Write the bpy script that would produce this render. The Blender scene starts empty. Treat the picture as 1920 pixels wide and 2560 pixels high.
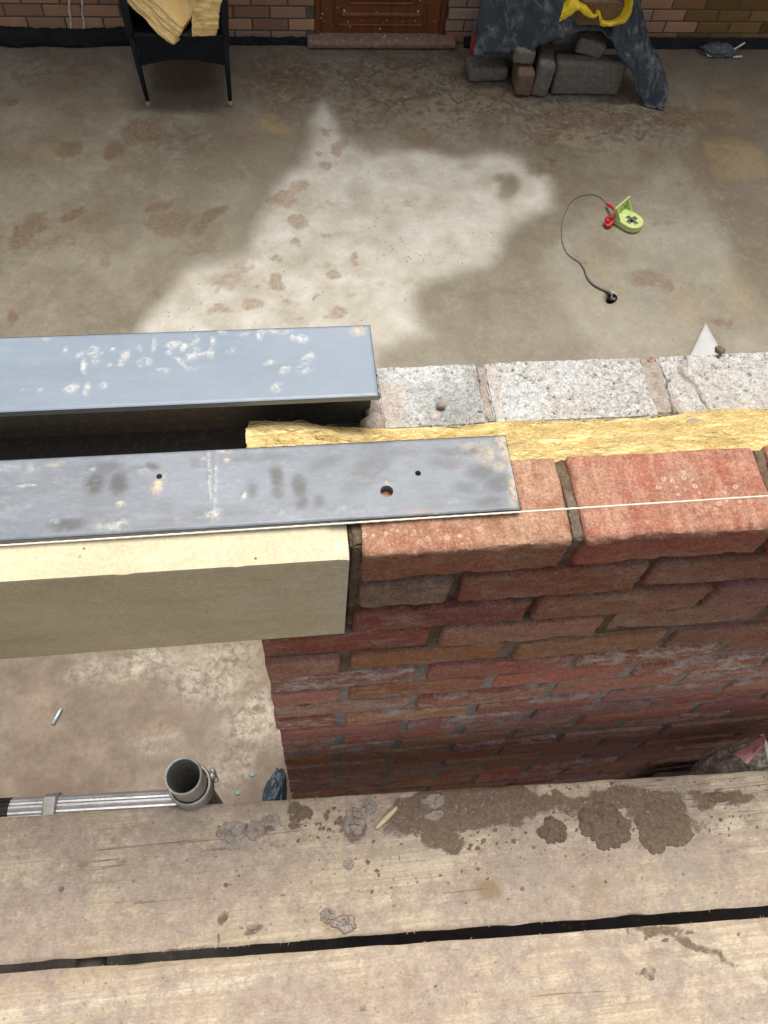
import bpy, math, random
import numpy as np
from mathutils import Vector, Matrix, Euler
R=math.radians
S=bpy.context.scene
# ------------------------------------------------------------------ camera, sky, sun, exposure
CAM=np.array([-6.38140132e-02,-3.38458332e-01,7.10734515e-01]); YAW,PIT,ROL,FPX=-2.25142475e-01,5.07710023e-01,1.38185811e-01,2016.73
cz,sz,cx_,sx_,cr,sr=math.cos(YAW),math.sin(YAW),math.cos(PIT),math.sin(PIT),math.cos(ROL),math.sin(ROL)
RM=np.array([[cz,-sz,0],[sz,cz,0],[0,0,1]])@np.array([[1,0,0],[0,cx_,-sx_],[0,sx_,cx_]])@np.array([[cr,-sr,0],[sr,cr,0],[0,0,1]])
cd=bpy.data.cameras.new('camera'); cam=bpy.data.objects.new('camera',cd); S.collection.objects.link(cam)
M4=Matrix([list(RM[i])+[CAM[i]] for i in range(3)]+[[0,0,0,1]]); cam.matrix_world=M4
cd.sensor_fit='VERTICAL'; cd.sensor_height=36; cd.lens=FPX/2560*36; cd.clip_start=.01; cd.clip_end=400
S.camera=cam
W=bpy.data.worlds.new('World'); S.world=W; W.use_nodes=True
SUN_EL,SUN_AZ=R(76),R(20)      # azimuth measured from +y towards +x
nt=W.node_tree; bg=nt.nodes['Background']; sky=nt.nodes.new('ShaderNodeTexSky'); sky.sky_type='NISHITA'; sky.sun_disc=False
sky.sun_elevation=SUN_EL; sky.sun_rotation=SUN_AZ; sky.dust_density=4; sky.air_density=1.0; sky.ozone_density=1
hs=nt.nodes.new('ShaderNodeHueSaturation'); hs.inputs['Saturation'].default_value=.35; nt.links.new(sky.outputs[0],hs.inputs['Color']); nt.links.new(hs.outputs[0],bg.inputs[0]); bg.inputs[1].default_value=.095
sl=bpy.data.lights.new('sun','SUN'); sl.energy=3.1; sl.angle=R(28); sl.color=(1,.95,.87)
so=bpy.data.objects.new('sun',sl); S.collection.objects.link(so)
sd=Vector((math.sin(SUN_AZ)*math.cos(SUN_EL),math.cos(SUN_AZ)*math.cos(SUN_EL),math.sin(SUN_EL)))
so.rotation_euler=sd.to_track_quat('Z','Y').to_euler(); so.location=(1,3,6)
S.view_settings.view_transform='Standard'; S.view_settings.look='None'; S.view_settings.exposure=.35; S.view_settings.gamma=1
H=-2.4   # yard floor level; z=0 is the top of the facing brickwork
HY=4.80  # face of the house

# ------------------------------------------------------------------ helpers
def at(u,v,axis,val):
    """world point where the photograph's pixel (u,v) meets a plane"""
    d=RM@np.array([(u-960)/FPX,-(v-1280)/FPX,-1.]); t=(val-CAM[axis])/d[axis]; return CAM+t*d
def fl(u,v,z=None):
    p=at(u,v,2,H if z is None else z); return p
def hsh(ix,iy,iz,seed):
    n=(ix.astype(np.int64)*374761393+iy.astype(np.int64)*668265263+iz.astype(np.int64)*2147483647+seed*1274126177)&0xffffffff
    n=((n^(n>>13))*1274126177)&0xffffffff; n=(n^(n>>16))&0xffffff
    return n/float(0xffffff)
def vnoise(P,seed=0):
    P=np.asarray(P,float); I=np.floor(P).astype(np.int64); F=P-I; F=F*F*(3-2*F); r=0
    for a in (0,1):
        for b in (0,1):
            for c in (0,1):
                w=(F[:,0] if a else 1-F[:,0])*(F[:,1] if b else 1-F[:,1])*(F[:,2] if c else 1-F[:,2])
                r=r+w*hsh(I[:,0]+a,I[:,1]+b,I[:,2]+c,seed)
    return r
def fbm(P,sc=1,oc=3,seed=0,rough=.5):
    P=np.asarray(P,float)*np.asarray(sc); s=0;a=1;t=0
    for o in range(oc): s=s+a*vnoise(P*(2**o)+o*17.3,seed+o*7); t+=a; a*=rough
    return s/t          # 0..1, mean .5
def ss(a,b,x):
    t=np.clip((x-a)/(b-a),0,1); return t*t*(3-2*t)
def link(name,me,m,parent=None,smooth=True):
    o=bpy.data.objects.new(name,me); S.collection.objects.link(o)
    if m is not None: me.materials.append(m)
    if parent is not None: o.parent=parent
    if smooth: me.polygons.foreach_set('use_smooth',[True]*len(me.polygons))
    return o
def mesh(name,V,F,m=None,parent=None,attrs=None,smooth=True,angle=None):
    me=bpy.data.meshes.new(name); V=np.asarray(V,float); me.from_pydata(V.tolist(),[],[tuple(int(i) for i in f) for f in F]); me.update()
    for k,a in (attrs or {}).items():
        a=np.asarray(a,float)
        if a.ndim==1: me.attributes.new(k,'FLOAT','POINT').data.foreach_set('value',a)
        else:
            at_=me.attributes.new(k,'FLOAT_COLOR','POINT'); at_.data.foreach_set('color',np.c_[a,np.ones(len(a))].ravel())
    o=link(name,me,m,parent,smooth)
    if angle is not None: me.set_sharp_from_angle(angle=R(angle))
    return o
def thing(name,label,cat,loc=(0,0,0),group=None):
    o=bpy.data.objects.new(name,None); S.collection.objects.link(o); o.location=loc; o.empty_display_size=.1
    o['label']=label;o['category']=cat
    if group:o['group']=group
    bpy.context.view_layer.update(); return o
def tag(o,label,cat,group=None,kind=None):
    o['label']=label;o['category']=cat
    if group:o['group']=group
    if kind:o['kind']=kind
    return o
class MB:
    """collects pieces of ONE part"""
    def __init__(s): s.V=[];s.F=[];s.A={};s.n=0
    def add(s,V,F,**A):
        V=np.asarray(V,float); s.V.append(V); s.F+= [tuple(int(i)+s.n for i in f) for f in F]
        for k,a in A.items():
            a=np.asarray(a,float)
            if a.ndim==0: a=np.full(len(V),float(a))
            elif a.ndim==1 and len(a)==3 and len(V)!=3: a=np.tile(a,(len(V),1))
            s.A.setdefault(k,[]).append(a)
        s.n+=len(V); return s
    def build(s,name,m,parent=None,off=(0,0,0),**k):
        V=np.concatenate(s.V)-np.asarray(off)
        return mesh(name,V,s.F,m,parent,{k_:np.concatenate(a) for k_,a in s.A.items()},**k)
def grid(nx,ny):
    F=[];W_=nx+1
    for j in range(ny):
        for i in range(nx): a=j*W_+i; F.append((a,a+1,a+W_+1,a+W_))
    return F
def bgrid(lo,hi,n):
    """box with shared vertices on all six gridded faces; returns V,F,lattice"""
    n=[max(1,int(k)) for k in n]; key={};L=[];F=[]
    def vid(t):
        if t not in key: key[t]=len(L);L.append(t)
        return key[t]
    for ax in range(3):
        a,b=(ax+1)%3,(ax+2)%3
        for side in (0,n[ax]):
            for i in range(n[a]):
                for j in range(n[b]):
                    q=[]
                    for di,dj in ((0,0),(1,0),(1,1),(0,1)):
                        t=[0,0,0];t[ax]=side;t[a]=i+di;t[b]=j+dj;q.append(vid(tuple(t)))
                    F.append(tuple(q) if side else tuple(q[::-1]))
    L=np.array(L,float); lo=np.array(lo,float);hi=np.array(hi,float)
    return lo+(hi-lo)*L/np.array(n),F,L,np.array(n)
def rough_box(lo,hi,res,edge=.002,amp=.001,fs=60,seed=0,amp2=0,fs2=10):
    lo=np.array(lo,float);hi=np.array(hi,float)
    V,F,L,n=bgrid(lo,hi,np.maximum(1,np.round((hi-lo)/res)))
    c=(lo+hi)/2
    b0=(L==0);b1=(L==n); bd=b0.astype(float)*-1+b1.astype(float)   # outward dirs
    ne=np.abs(bd).sum(1)
    e=edge*(.35+1.3*fbm(V,45,2,seed+5))
    P=V.copy()
    V=V-bd*np.where(ne>=2,e,0)[:,None]
    nz=np.stack([fbm(P,fs,3,seed+k*31)-.5 for k in range(3)],1)*2*amp
    V=V+nz
    if amp2: V=V+np.stack([fbm(P,fs2,2,seed+k*13+3)-.5 for k in range(3)],1)*2*amp2
    return V,F,P,bd
def simple_box(lo,hi,bev=0):
    x0,y0,z0=lo;x1,y1,z1=hi
    V=[(x,y,z) for z in (z0,z1) for y in (y0,y1) for x in (x0,x1)]
    return np.array(V,float),[(0,2,3,1),(4,5,7,6),(0,1,5,4),(2,6,7,3),(0,4,6,2),(1,3,7,5)]
def bevel_box(lo,hi,b):
    """box with chamfered edges: 24 verts"""
    lo=np.array(lo,float);hi=np.array(hi,float); V=[];idx={}
    for sx in (0,1):
        for sy in (0,1):
            for sz_ in (0,1):
                s=(sx,sy,sz_); c=[hi[k] if s[k] else lo[k] for k in range(3)]
                for ax in range(3):
                    v=list(c)
                    for k in range(3):
                        if k!=ax: v[k]+= -b if s[k] else b
                    idx[(s,ax)]=len(V);V.append(v)
    F=[]
    for ax in range(3):
        a,bb=(ax+1)%3,(ax+2)%3
        for side in (0,1):
            q=[]
            for i,j in ((0,0),(1,0),(1,1),(0,1)):
                s=[0,0,0];s[ax]=side;s[a]=i;s[bb]=j;q.append(idx[(tuple(s),ax)])
            F.append(tuple(q) if side else tuple(q[::-1]))
    for ax in range(3):      # edges along ax
        a,bb=(ax+1)%3,(ax+2)%3
        for i in (0,1):
            for j in (0,1):
                s0=[0,0,0];s0[a]=i;s0[bb]=j;s1=list(s0);s1[ax]=1
                q=[idx[(tuple(s0),a)],idx[(tuple(s1),a)],idx[(tuple(s1),bb)],idx[(tuple(s0),bb)]]
                F.append(tuple(q) if i==j else tuple(q[::-1]))
    for sx in (0,1):
        for sy in (0,1):
            for sz_ in (0,1):
                s=(sx,sy,sz_); q=[idx[(s,0)],idx[(s,1)],idx[(s,2)]]
                F.append(tuple(q) if (sx+sy+sz_)%2==1 else tuple(q[::-1]))
    return np.array(V),F
def xf(V,loc=(0,0,0),rot=(0,0,0),sc=(1,1,1)):
    m=np.array(Euler(rot).to_matrix()); return (np.asarray(V)*np.array(sc))@m.T+np.array(loc)
def tube(pts,r,seg=10,cap=True,ribs=0,rib=0):
    """sweep a round section along points; r scalar or list"""
    pts=np.array(pts,float);n=len(pts); r=np.full(n,r) if np.isscalar(r) else np.array(r,float)
    T=np.gradient(pts,axis=0);T/=np.linalg.norm(T,axis=1)[:,None]
    up=np.array([0,0,1.]) if abs(T[0][2])<.9 else np.array([1.,0,0]); V=[]
    u=np.cross(up,T[0]);u/=np.linalg.norm(u)
    for i in range(n):
        u=u-T[i]*np.dot(u,T[i]);u/=np.linalg.norm(u);w=np.cross(T[i],u)
        for k in range(seg):
            a=2*math.pi*k/seg; rr=r[i]*(1-rib*(k%2)) if ribs else r[i]; V.append(pts[i]+rr*(math.cos(a)*u+math.sin(a)*w))
    F=[(i*seg+k,i*seg+(k+1)%seg,(i+1)*seg+(k+1)%seg,(i+1)*seg+k) for i in range(n-1) for k in range(seg)]
    if cap: F+=[tuple(range(seg))[::-1],tuple((n-1)*seg+k for k in range(seg))]
    return np.array(V),F
def lathe(prof,seg=40,c=(0,0),closed=False):
    V=[];n=len(prof)
    for r,z in prof:
        for k in range(seg): a=2*math.pi*k/seg; V.append((c[0]+r*math.cos(a),c[1]+r*math.sin(a),z))
    m=n if closed else n-1
    F=[(i*seg+k,i*seg+(k+1)%seg,((i+1)%n)*seg+(k+1)%seg,((i+1)%n)*seg+k) for i in range(m) for k in range(seg)]
    return np.array(V),F
def smoothpath(pts,n=8):
    P=[np.array(p,float) for p in pts];P=[2*P[0]-P[1]]+P+[2*P[-1]-P[-2]];out=[]
    for i in range(1,len(P)-2):
        for k in range(n):
            t=k/n;a,b,c,d=P[i-1:i+3]
            out.append(.5*((2*b)+(-a+c)*t+(2*a-5*b+4*c-d)*t*t+(-a+3*b-3*c+d)*t**3))
    out.append(P[-2]);return np.array(out)
def spots(XY,lst,warp=0,wsc=10,seed=0,soft=.35):
    """soft ragged blobs; lst of (cx,cy,rx,ry,angle,strength) in world units"""
    X=np.c_[XY,np.zeros(len(XY))]; o=np.zeros(len(XY))
    if warp: XY=XY+np.stack([fbm(X,wsc,4,seed,.6)-.5,fbm(X,wsc,4,seed+50,.6)-.5],1)*2*warp
    for cx,cy,rx,ry,an,st in lst:
        dx=XY[:,0]-cx;dy=XY[:,1]-cy;c,s=math.cos(an),math.sin(an)
        d=np.sqrt(((dx*c+dy*s)/rx)**2+((-dx*s+dy*c)/ry)**2)
        o=np.maximum(o,st*(1-ss(1-soft,1+soft,d)))
    return o
def pix(lst,z,k=1/.864):
    """(u,v,ru,rv,angle,strength) measured on the photograph -> world ellipses lying on the plane z"""
    out=[]
    for u,v,ru,rv,an,st in lst:
        c=at(u*k,v*k,2,z);a=at((u+ru)*k,v*k,2,z);b=at(u*k,(v-rv)*k,2,z)
        out.append((c[0],c[1],abs(a[0]-c[0])+1e-4,np.linalg.norm((b-c)[:2])+1e-4,R(an),st))
    return out
def inpoly(X,P):
    x,y=X[:,0],X[:,1];r=np.zeros(len(X),bool);n=len(P)
    for i in range(n):
        x1,y1=P[i];x2,y2=P[(i+1)%n]
        if y1==y2: continue
        c=((y1>y)!=(y2>y))&(x<(x2-x1)*(y-y1)/(y2-y1)+x1); r^=c
    return r
def sdpoly(X,P):
    d=np.full(len(X),1e9);n=len(P)
    for i in range(n):
        a=np.array(P[i],float);b=np.array(P[(i+1)%n],float);ab=b-a
        t=np.clip(((X-a)@ab)/(ab@ab),0,1);d=np.minimum(d,np.linalg.norm(X-a-t[:,None]*ab,axis=1))
    return np.where(inpoly(X,P),d,-d)

# ------------------------------------------------------------------ materials
class NT:
    def __init__(s,name,rough=.8,spec=.4,metal=0):
        s.m=bpy.data.materials.new(name);s.m.use_nodes=True;s.t=s.m.node_tree;s.b=s.t.nodes['Principled BSDF']
        s.b.inputs['Roughness'].default_value=rough;s.b.inputs['Specular IOR Level'].default_value=spec;s.b.inputs['Metallic'].default_value=metal
        s.geo=s.t.nodes.new('ShaderNodeNewGeometry'); s.tc=s.t.nodes.new('ShaderNodeTexCoord')
    def n(s,t): return s.t.nodes.new(t)
    def set(s,i,v):
        if isinstance(v,bpy.types.NodeSocket): s.t.links.new(v,i)
        elif v is not None:
            try: i.default_value=v
            except Exception: i.default_value=tuple(v)+(1,)
    def co(s,sc=(1,1,1),obj=False):
        m=s.n('ShaderNodeMapping'); s.set(m.inputs['Vector'],s.tc.outputs['Object'] if obj else s.geo.outputs['Position']); m.inputs['Scale'].default_value=sc; return m.outputs[0]
    def noise(s,sc,det=4,ro=.55,co=None,dist=0,st=(1,1,1)):
        n=s.n('ShaderNodeTexNoise'); s.set(n.inputs['Vector'],co if co is not None else s.co(st)); n.inputs['Scale'].default_value=sc;n.inputs['Detail'].default_value=det;n.inputs['Roughness'].default_value=ro;n.inputs['Distortion'].default_value=dist
        return n.outputs[0]
    def vor(s,sc,feat='F1',rand=1,co=None,out=0,st=(1,1,1)):
        n=s.n('ShaderNodeTexVoronoi');n.feature=feat;s.set(n.inputs['Vector'],co if co is not None else s.co(st));n.inputs['Scale'].default_value=sc;n.inputs['Randomness'].default_value=rand;return n.outputs[out]
    def at(s,name,col=False):
        n=s.n('ShaderNodeAttribute');n.attribute_name=name;return n.outputs['Color' if col else 'Fac']
    def mp(s,x,a,b,c=0,d=1,smooth=False):
        n=s.n('ShaderNodeMapRange'); 
        if smooth:n.interpolation_type='SMOOTHSTEP'
        s.set(n.inputs[0],x)
        for i,v in zip((1,2,3,4),(a,b,c,d)): n.inputs[i].default_value=v
        return n.outputs[0]
    def ma(s,op,a,b=0,clamp=False):
        n=s.n('ShaderNodeMath');n.operation=op;n.use_clamp=clamp;s.set(n.inputs[0],a);s.set(n.inputs[1],b);return n.outputs[0]
    def mix(s,f,a,b,mode='MIX'):
        n=s.n('ShaderNodeMix');n.data_type='RGBA';n.blend_type=mode;s.set(n.inputs[0],f)
        for i,v in ((6,a),(7,b)):
            if isinstance(v,(tuple,list)): v=tuple(v)[:3]+(1,)
            s.set(n.inputs[i],v)
        return n.outputs[2]
    def ramp(s,x,st):
        n=s.n('ShaderNodeValToRGB');s.set(n.inputs[0],x);e=n.color_ramp.elements
        while len(e)<len(st): e.new(.5)
        for q,(p,c) in zip(e,st): q.position=p;q.color=tuple(c)+(1,) if not np.isscalar(c) else (c,c,c,1)
        return n.outputs[0]
    def bump(s,h,st=.5,d=.002,prev=None):
        n=s.n('ShaderNodeBump');n.inputs['Strength'].default_value=st;n.inputs['Distance'].default_value=d;s.set(n.inputs['Height'],h)
        if prev is not None:s.set(n.inputs['Normal'],prev)
        return n.outputs[0]
    def grain(s,c,sc,amt,st=(1,1,1)):
        g=s.mp(s.noise(sc,3,.85,st=st),.32,.68,1-amt,1+amt); return s.mix(1,c,s.cmb(g),'MULTIPLY')
    def cmb(s,g):
        n=s.n('ShaderNodeCombineXYZ');[s.set(i,g) for i in n.inputs];return n.outputs[0]
    def done(s,col=None,rough=None,norm=None):
        if col is not None:s.set(s.b.inputs['Base Color'],col if isinstance(col,bpy.types.NodeSocket) else tuple(col)+(1,))
        if rough is not None:s.set(s.b.inputs['Roughness'],rough)
        if norm is not None:s.set(s.b.inputs['Normal'],norm)
        return s.m
def simple(name,col,rough=.7,spec=.4,metal=0,var=.25,sc=30,bmp=.2,bd=.001,obj=False):
    t=NT(name,rough,spec,metal);n=t.noise(sc,5,.6);c=t.mix(t.mp(n,.3,.7),tuple(k*(1-var) for k in col),tuple(min(1,k*(1+var)) for k in col))
    return t.done(c,t.mp(t.noise(sc*2,3),.3,.7,max(0,rough-.1),min(1,rough+.1)),t.bump(t.noise(sc*4,4),bmp,bd))

def m_floor():
    t=NT('concrete_slab',.5,.5)
    base=t.ramp(t.noise(2.2,6,.6),[(.3,(.150,.130,.093)),(.5,(.205,.184,.138)),(.72,(.27,.247,.192))])
    fine=t.noise(26,6,.65); base=t.mix(t.mp(fine,.35,.7,0,.28),base,(.34,.29,.22))
    pale=t.ramp(t.noise(5,6,.6),[(.34,(.38,.35,.285)),(.5,(.47,.445,.38)),(.66,(.57,.55,.50))])
    pale=t.mix(t.mp(t.noise(9,8,.75),.5,.70,0,.30),pale,(.44,.38,.30))
    dry=t.ma('ADD',t.at('dry'),t.mp(t.noise(9,5,.6),0,1,-.07,.07),True)  # dry patch, plus the painted sky reflection
    c=t.mix(dry,base,pale)
    c=t.mix(t.at('wet'),c,(.135,.105,.078)); nd=t.ma('SUBTRACT',1,t.at('dry')); c=t.mix(t.ma('MULTIPLY',nd,t.mp(t.noise(1.3,7,.7,dist=.4),.48,.68,0,.35)),c,(.18,.15,.10)); c=t.mix(t.mp(t.noise(7,8,.76),.52,.7,0,.3),c,(.39,.36,.29))
    out=t.ramp(t.noise(5,9,.74),[(.34,(.125,.09,.066)),(.47,(.165,.124,.092)),(.58,(.215,.168,.125)),(.75,(.30,.25,.195))])
    c=t.mix(t.at('outer'),c,out)
    pm=t.ma('MULTIPLY',t.at('pale'),t.mp(t.noise(30,8,.74,dist=.15),.40,.58)); c=t.mix(pm,c,(.41,.37,.295))
    oc=t.ma('MULTIPLY',t.at('ochre'),t.mp(t.noise(16,5,.6),.25,.55)); c=t.mix(oc,c,(.30,.225,.115))
    mn=t.noise(30,7,.7,dist=.4)
    md=t.ma('SUBTRACT',t.ma('MULTIPLY',t.at('mud'),1.75),t.mp(t.noise(13,9,.72),.2,.8,0,1.1),True); md=t.mp(md,.0,.75,0,.85); mcol=t.mix(t.at('dry'),t.ramp(t.noise(50,3),[(.35,(.125,.085,.055)),(.7,(.215,.155,.108))]),t.ramp(t.noise(40,6,.75),[(.35,(.24,.175,.125)),(.7,(.44,.36,.28))]))
    c=t.mix(md,c,mcol)
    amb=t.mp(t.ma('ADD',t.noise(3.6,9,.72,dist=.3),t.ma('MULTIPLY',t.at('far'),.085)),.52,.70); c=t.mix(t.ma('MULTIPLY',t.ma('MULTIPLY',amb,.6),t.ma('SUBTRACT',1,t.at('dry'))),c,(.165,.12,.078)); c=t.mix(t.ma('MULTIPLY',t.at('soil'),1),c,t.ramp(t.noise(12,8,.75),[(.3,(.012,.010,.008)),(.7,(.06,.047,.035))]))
    sp=t.ma('MULTIPLY',t.mp(t.vor(34),.10,.16,1,0),t.mp(t.noise(6,3),.5,.6)); c=t.mix(sp,c,(.13,.10,.075))
    sw=t.ma('MULTIPLY',t.at('swirl'),t.mp(t.noise(8,9,.72,dist=1.8),.49,.56)); c=t.mix(t.ma('MULTIPLY',sw,.8),c,(.115,.083,.054)); s2=t.ma('MULTIPLY',t.at('swirl'),t.mp(t.noise(11,9,.72,dist=1.5,st=(1,1.3,1)),.55,.62)); c=t.mix(t.ma('MULTIPLY',s2,.5),c,(.34,.30,.24))
    c=t.grain(c,75,.08); c=t.grain(c,28,.05)
    ro=t.ma('ADD',t.mp(t.noise(3.1,4),.35,.65,.30,.5),t.ma('MULTIPLY',t.ma('MAXIMUM',t.at('dry'),t.at('outer')),.35),True)
    return t.done(c,ro,t.bump(t.noise(60,6,.65),.18,.003,t.bump(md,.4,.003)))
def m_brick():
    t=NT('handmade_brick',.9,.25)
    tint=t.at('tint',True)
    c=t.mix(t.mp(t.noise(40,5,.65,st=(.45,1,1.3)),.35,.68,0,.55),tint,t.mix(1,tint,(.62,.5,.42),'MULTIPLY'))
    c=t.mix(t.mp(t.noise(20,7,.75,st=(.5,1,1.2),dist=.4),.46,.66,0,.65),c,(.36,.25,.17)); c=t.mix(t.mp(t.noise(12,5,.7,st=(.5,1,1.4)),.54,.7,0,.55),c,(.46,.17,.085)); c=t.mix(t.mp(t.noise(34,7,.8,st=(.6,1,1.4)),.52,.70,0,.4),c,(.22,.12,.09)); c=t.mix(t.mp(t.noise(24,8,.8,st=(.5,1,1.1)),.52,.66,0,.5),c,(.56,.42,.35))
    c=t.mix(t.mp(t.noise(130,4,.75,st=(.8,1,1)),.60,.75,0,.7),c,(.10,.055,.04))
    c=t.mix(t.ma('MULTIPLY',t.at('dust'),t.mp(t.noise(55,6,.75),.34,.66,0,.9)),c,(.62,.40,.26))
    li=t.ma('MULTIPLY',t.at('lime'),t.mp(t.noise(30,8,.78,st=(.75,1,1.3),dist=.3),.46,.60,0,.85)); c=t.mix(li,c,(.70,.65,.61))
    d=t.vor(96,'F1',.55,t.co((1,1,0))); ring=t.ma('ADD',t.ma('MULTIPLY',t.mp(d,.10,.16),t.mp(d,.24,.31,1,0)),t.mp(d,.26,.34,.35,0)); ring=t.ma('MULTIPLY',ring,t.at('dots'))
    c=t.mix(t.ma('MULTIPLY',ring,.55),c,(.74,.56,.40)); sk=t.ma('MULTIPLY',t.at('top'),t.mp(t.noise(70,6,.75,st=(1,.22,1)),.46,.62)); c=t.mix(t.ma('MULTIPLY',sk,.55),c,(.66,.40,.29)); sk2=t.ma('MULTIPLY',t.at('top'),t.mp(t.noise(95,6,.8,st=(1,.3,1),dist=.5),.60,.68)); c=t.mix(t.ma('MULTIPLY',sk2,.7),c,(.20,.08,.055)); c=t.mix(t.mp(t.noise(190,4,.85),.58,.68,0,.5),c,(.60,.46,.36)); c=t.grain(c,330,.36); c=t.grain(c,120,.18)
    b=t.bump(t.noise(200,6,.8),1,.0034,t.bump(t.noise(60,4,.6,st=(.4,1,1)),.5,.003))
    return t.done(c,.9,b)
def m_mortar():
    t=NT('sand_mortar',.95,.2)
    z=t.n('ShaderNodeSeparateXYZ');t.set(z.inputs[0],t.geo.outputs['Position'])
    k=t.ma('ADD',t.mp(z.outputs[2],-.28,-.50),t.mp(t.noise(7,3),.3,.7,-.3,.3),True)
    wet=t.ramp(t.noise(90,5,.7),[(.3,(.085,.055,.034)),(.7,(.19,.135,.088))]); dry=t.ramp(t.noise(70,5,.7),[(.3,(.26,.235,.21)),(.7,(.45,.425,.40))])
    return t.done(t.grain(t.mix(k,wet,dry),300,.3),.95,t.bump(t.noise(240,4,.8),.8,.002))
def m_stone():
    t=NT('cast_stone',.75,.3)
    c=t.ramp(t.noise(5,6,.65,st=(.6,1,1.5)),[(.3,(.53,.445,.27)),(.55,(.64,.555,.36)),(.75,(.71,.64,.45))])
    c=t.mix(t.mp(t.noise(26,6,.7,st=(.5,1,1)),.54,.72,0,.4),c,(.46,.38,.25))
    e=t.at('edge'); c=t.mix(t.ma('MULTIPLY',e,t.mp(t.noise(60,5,.7),.35,.65,.1,.8)),c,(.62,.58,.49))
    c=t.mix(t.mp(t.noise(9,8,.78,st=(.5,1,1)),.50,.70,0,.4),c,(.40,.35,.25)); c=t.mix(t.mp(t.noise(16,8,.8),.54,.66,0,.3),c,(.74,.70,.60)); c=t.mix(t.mp(t.noise(70,6,.8,st=(.3,1,.6)),.60,.72,0,.5),c,(.70,.66,.56)); c=t.grain(c,260,.13)
    sp=t.ma('MULTIPLY',t.mp(t.vor(85),.08,.15,1,0),t.mp(t.noise(23,2),.61,.66)); c=t.mix(sp,c,(.2,.14,.09))
    return t.done(c,.75,t.bump(t.ma('SUBTRACT',t.noise(300,3,.6),t.ma('MULTIPLY',sp,2)),.25,.001))
def m_steel(nm='primed_steel',g=0):
    t=NT(nm,.42,.5)
    c=t.ramp(t.noise(5,5,.6),[(.3,(.19,.235,.295)),(.7,(.235,.285,.35))] if not g else [(.3,(.135,.155,.185)),(.5,(.17,.195,.23)),(.7,(.21,.235,.275))])
    fine=t.noise(90,6,.75,st=(.35,1,1)); c=t.mix(t.mp(fine,.48,.72,0,.3 if g else .12),c,(.40,.42,.45))
    if g: c=t.mix(t.mp(t.noise(9,7,.75,st=(.4,1,1)),.50,.68,0,.3),c,(.24,.23,.24)); c=t.mix(t.mp(t.noise(17,8,.78,st=(.5,1,1)),.50,.68,0,.45),c,(.13,.135,.15))
    dk=t.ma('MULTIPLY',t.at('smudge'),t.mp(t.noise(150,7,.8,st=(.7,1,1)),.30,.50,.35,1)); c=t.mix(t.ma('MULTIPLY',dk,.92),c,(.055,.053,.052))
    c=t.grain(c,240,.09 if g else .03,(.5,1,1))
    pl=t.ma('MULTIPLY',t.at('plaster'),t.mp(t.noise(110,7,.78),.40,.60)); c=t.mix(t.ma('MULTIPLY',pl,.85),c,(.74,.73,.66))
    cr=t.ma('MULTIPLY',t.at('cream'),t.mp(t.noise(90,5,.75),.38,.58)); c=t.mix(cr,c,(.62,.50,.36))
    rs=t.ma('MULTIPLY',t.at('rust'),t.mp(t.noise(70,5,.7,st=(.3,1,1)),.45,.62)); c=t.mix(rs,c,(.40,.20,.14))
    ro=t.ma('ADD',t.mp(fine,.3,.7,.34,.52),t.ma('MULTIPLY',t.ma('MAXIMUM',pl,cr),.4),True)
    return t.done(c,ro,t.bump(fine,.1,.0006,t.bump(t.ma('MAXIMUM',pl,cr),.5,.001)))
def m_darksteel():
    t=NT('mill_scale_steel',.6,.4)
    c=t.mix(t.mp(t.noise(110,7,.8),.50,.66,0,.85),(.085,.085,.085),(.23,.16,.09))
    return t.done(c,.6,t.bump(t.noise(120,4,.7),.4,.001))
def m_block():
    t=NT('aggregate_block',.95,.2)
    n=t.noise(170,5,.75); v=t.vor(190)
    c=t.ramp(n,[(.34,(.21,.20,.19)),(.46,(.43,.415,.395)),(.62,(.60,.585,.56))])
    c=t.mix(t.mp(t.at('pit'),.25,.8),c,(.11,.10,.09))
    c=t.mix(t.mp(v,.02,.2,.35,0),c,(.17,.155,.14))
    c=t.mix(t.ma('MULTIPLY',t.at('wash'),t.mp(t.noise(130,5,.7),.40,.56,0,.9)),c,(.62,.66,.66))
    c=t.mix(t.ma('MULTIPLY',t.at('grey'),.6),c,(.20,.22,.215))
    c=t.mix(t.ma('MULTIPLY',t.at('skim'),t.mp(t.noise(35,5,.7),.3,.5)),c,(.50,.44,.395)); c=t.grain(c,330,.38); c=t.grain(c,110,.12)
    return t.done(c,.95,t.bump(t.noise(420,4,.8),.8,.0016,t.bump(n,.8,.003)))
def m_wool(nm='glass_wool',a=(.78,.61,.27),b=(.58,.36,.11),st=(.045,1,1)):
    t=NT(nm,1,.05)
    n=t.noise(95,8,.72,st=st,dist=.35); n2=t.noise(22,6,.7,st=st)
    c=t.ramp(n,[(.26,b),(.42,a),(.7,(.82,.69,.40))]); c=t.mix(t.mp(n2,.45,.7,0,.5),c,(.82,.71,.46))
    c=t.mix(t.ma('MULTIPLY',t.mp(t.noise(9,3),.62,.72),.6),c,(.50,.36,.20))
    c=t.mix(t.ma('MULTIPLY',t.at('crease'),.45),c,(.60,.36,.12)); c=t.grain(c,380,.16,(.15,1,1)); c=t.grain(c,200,.16,(.06,1,1))  # shading of the folds painted as darker amber in the creases
    return t.done(c,1,t.bump(t.noise(110,7,.8,st=st,dist=.8),.55,.004))
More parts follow.
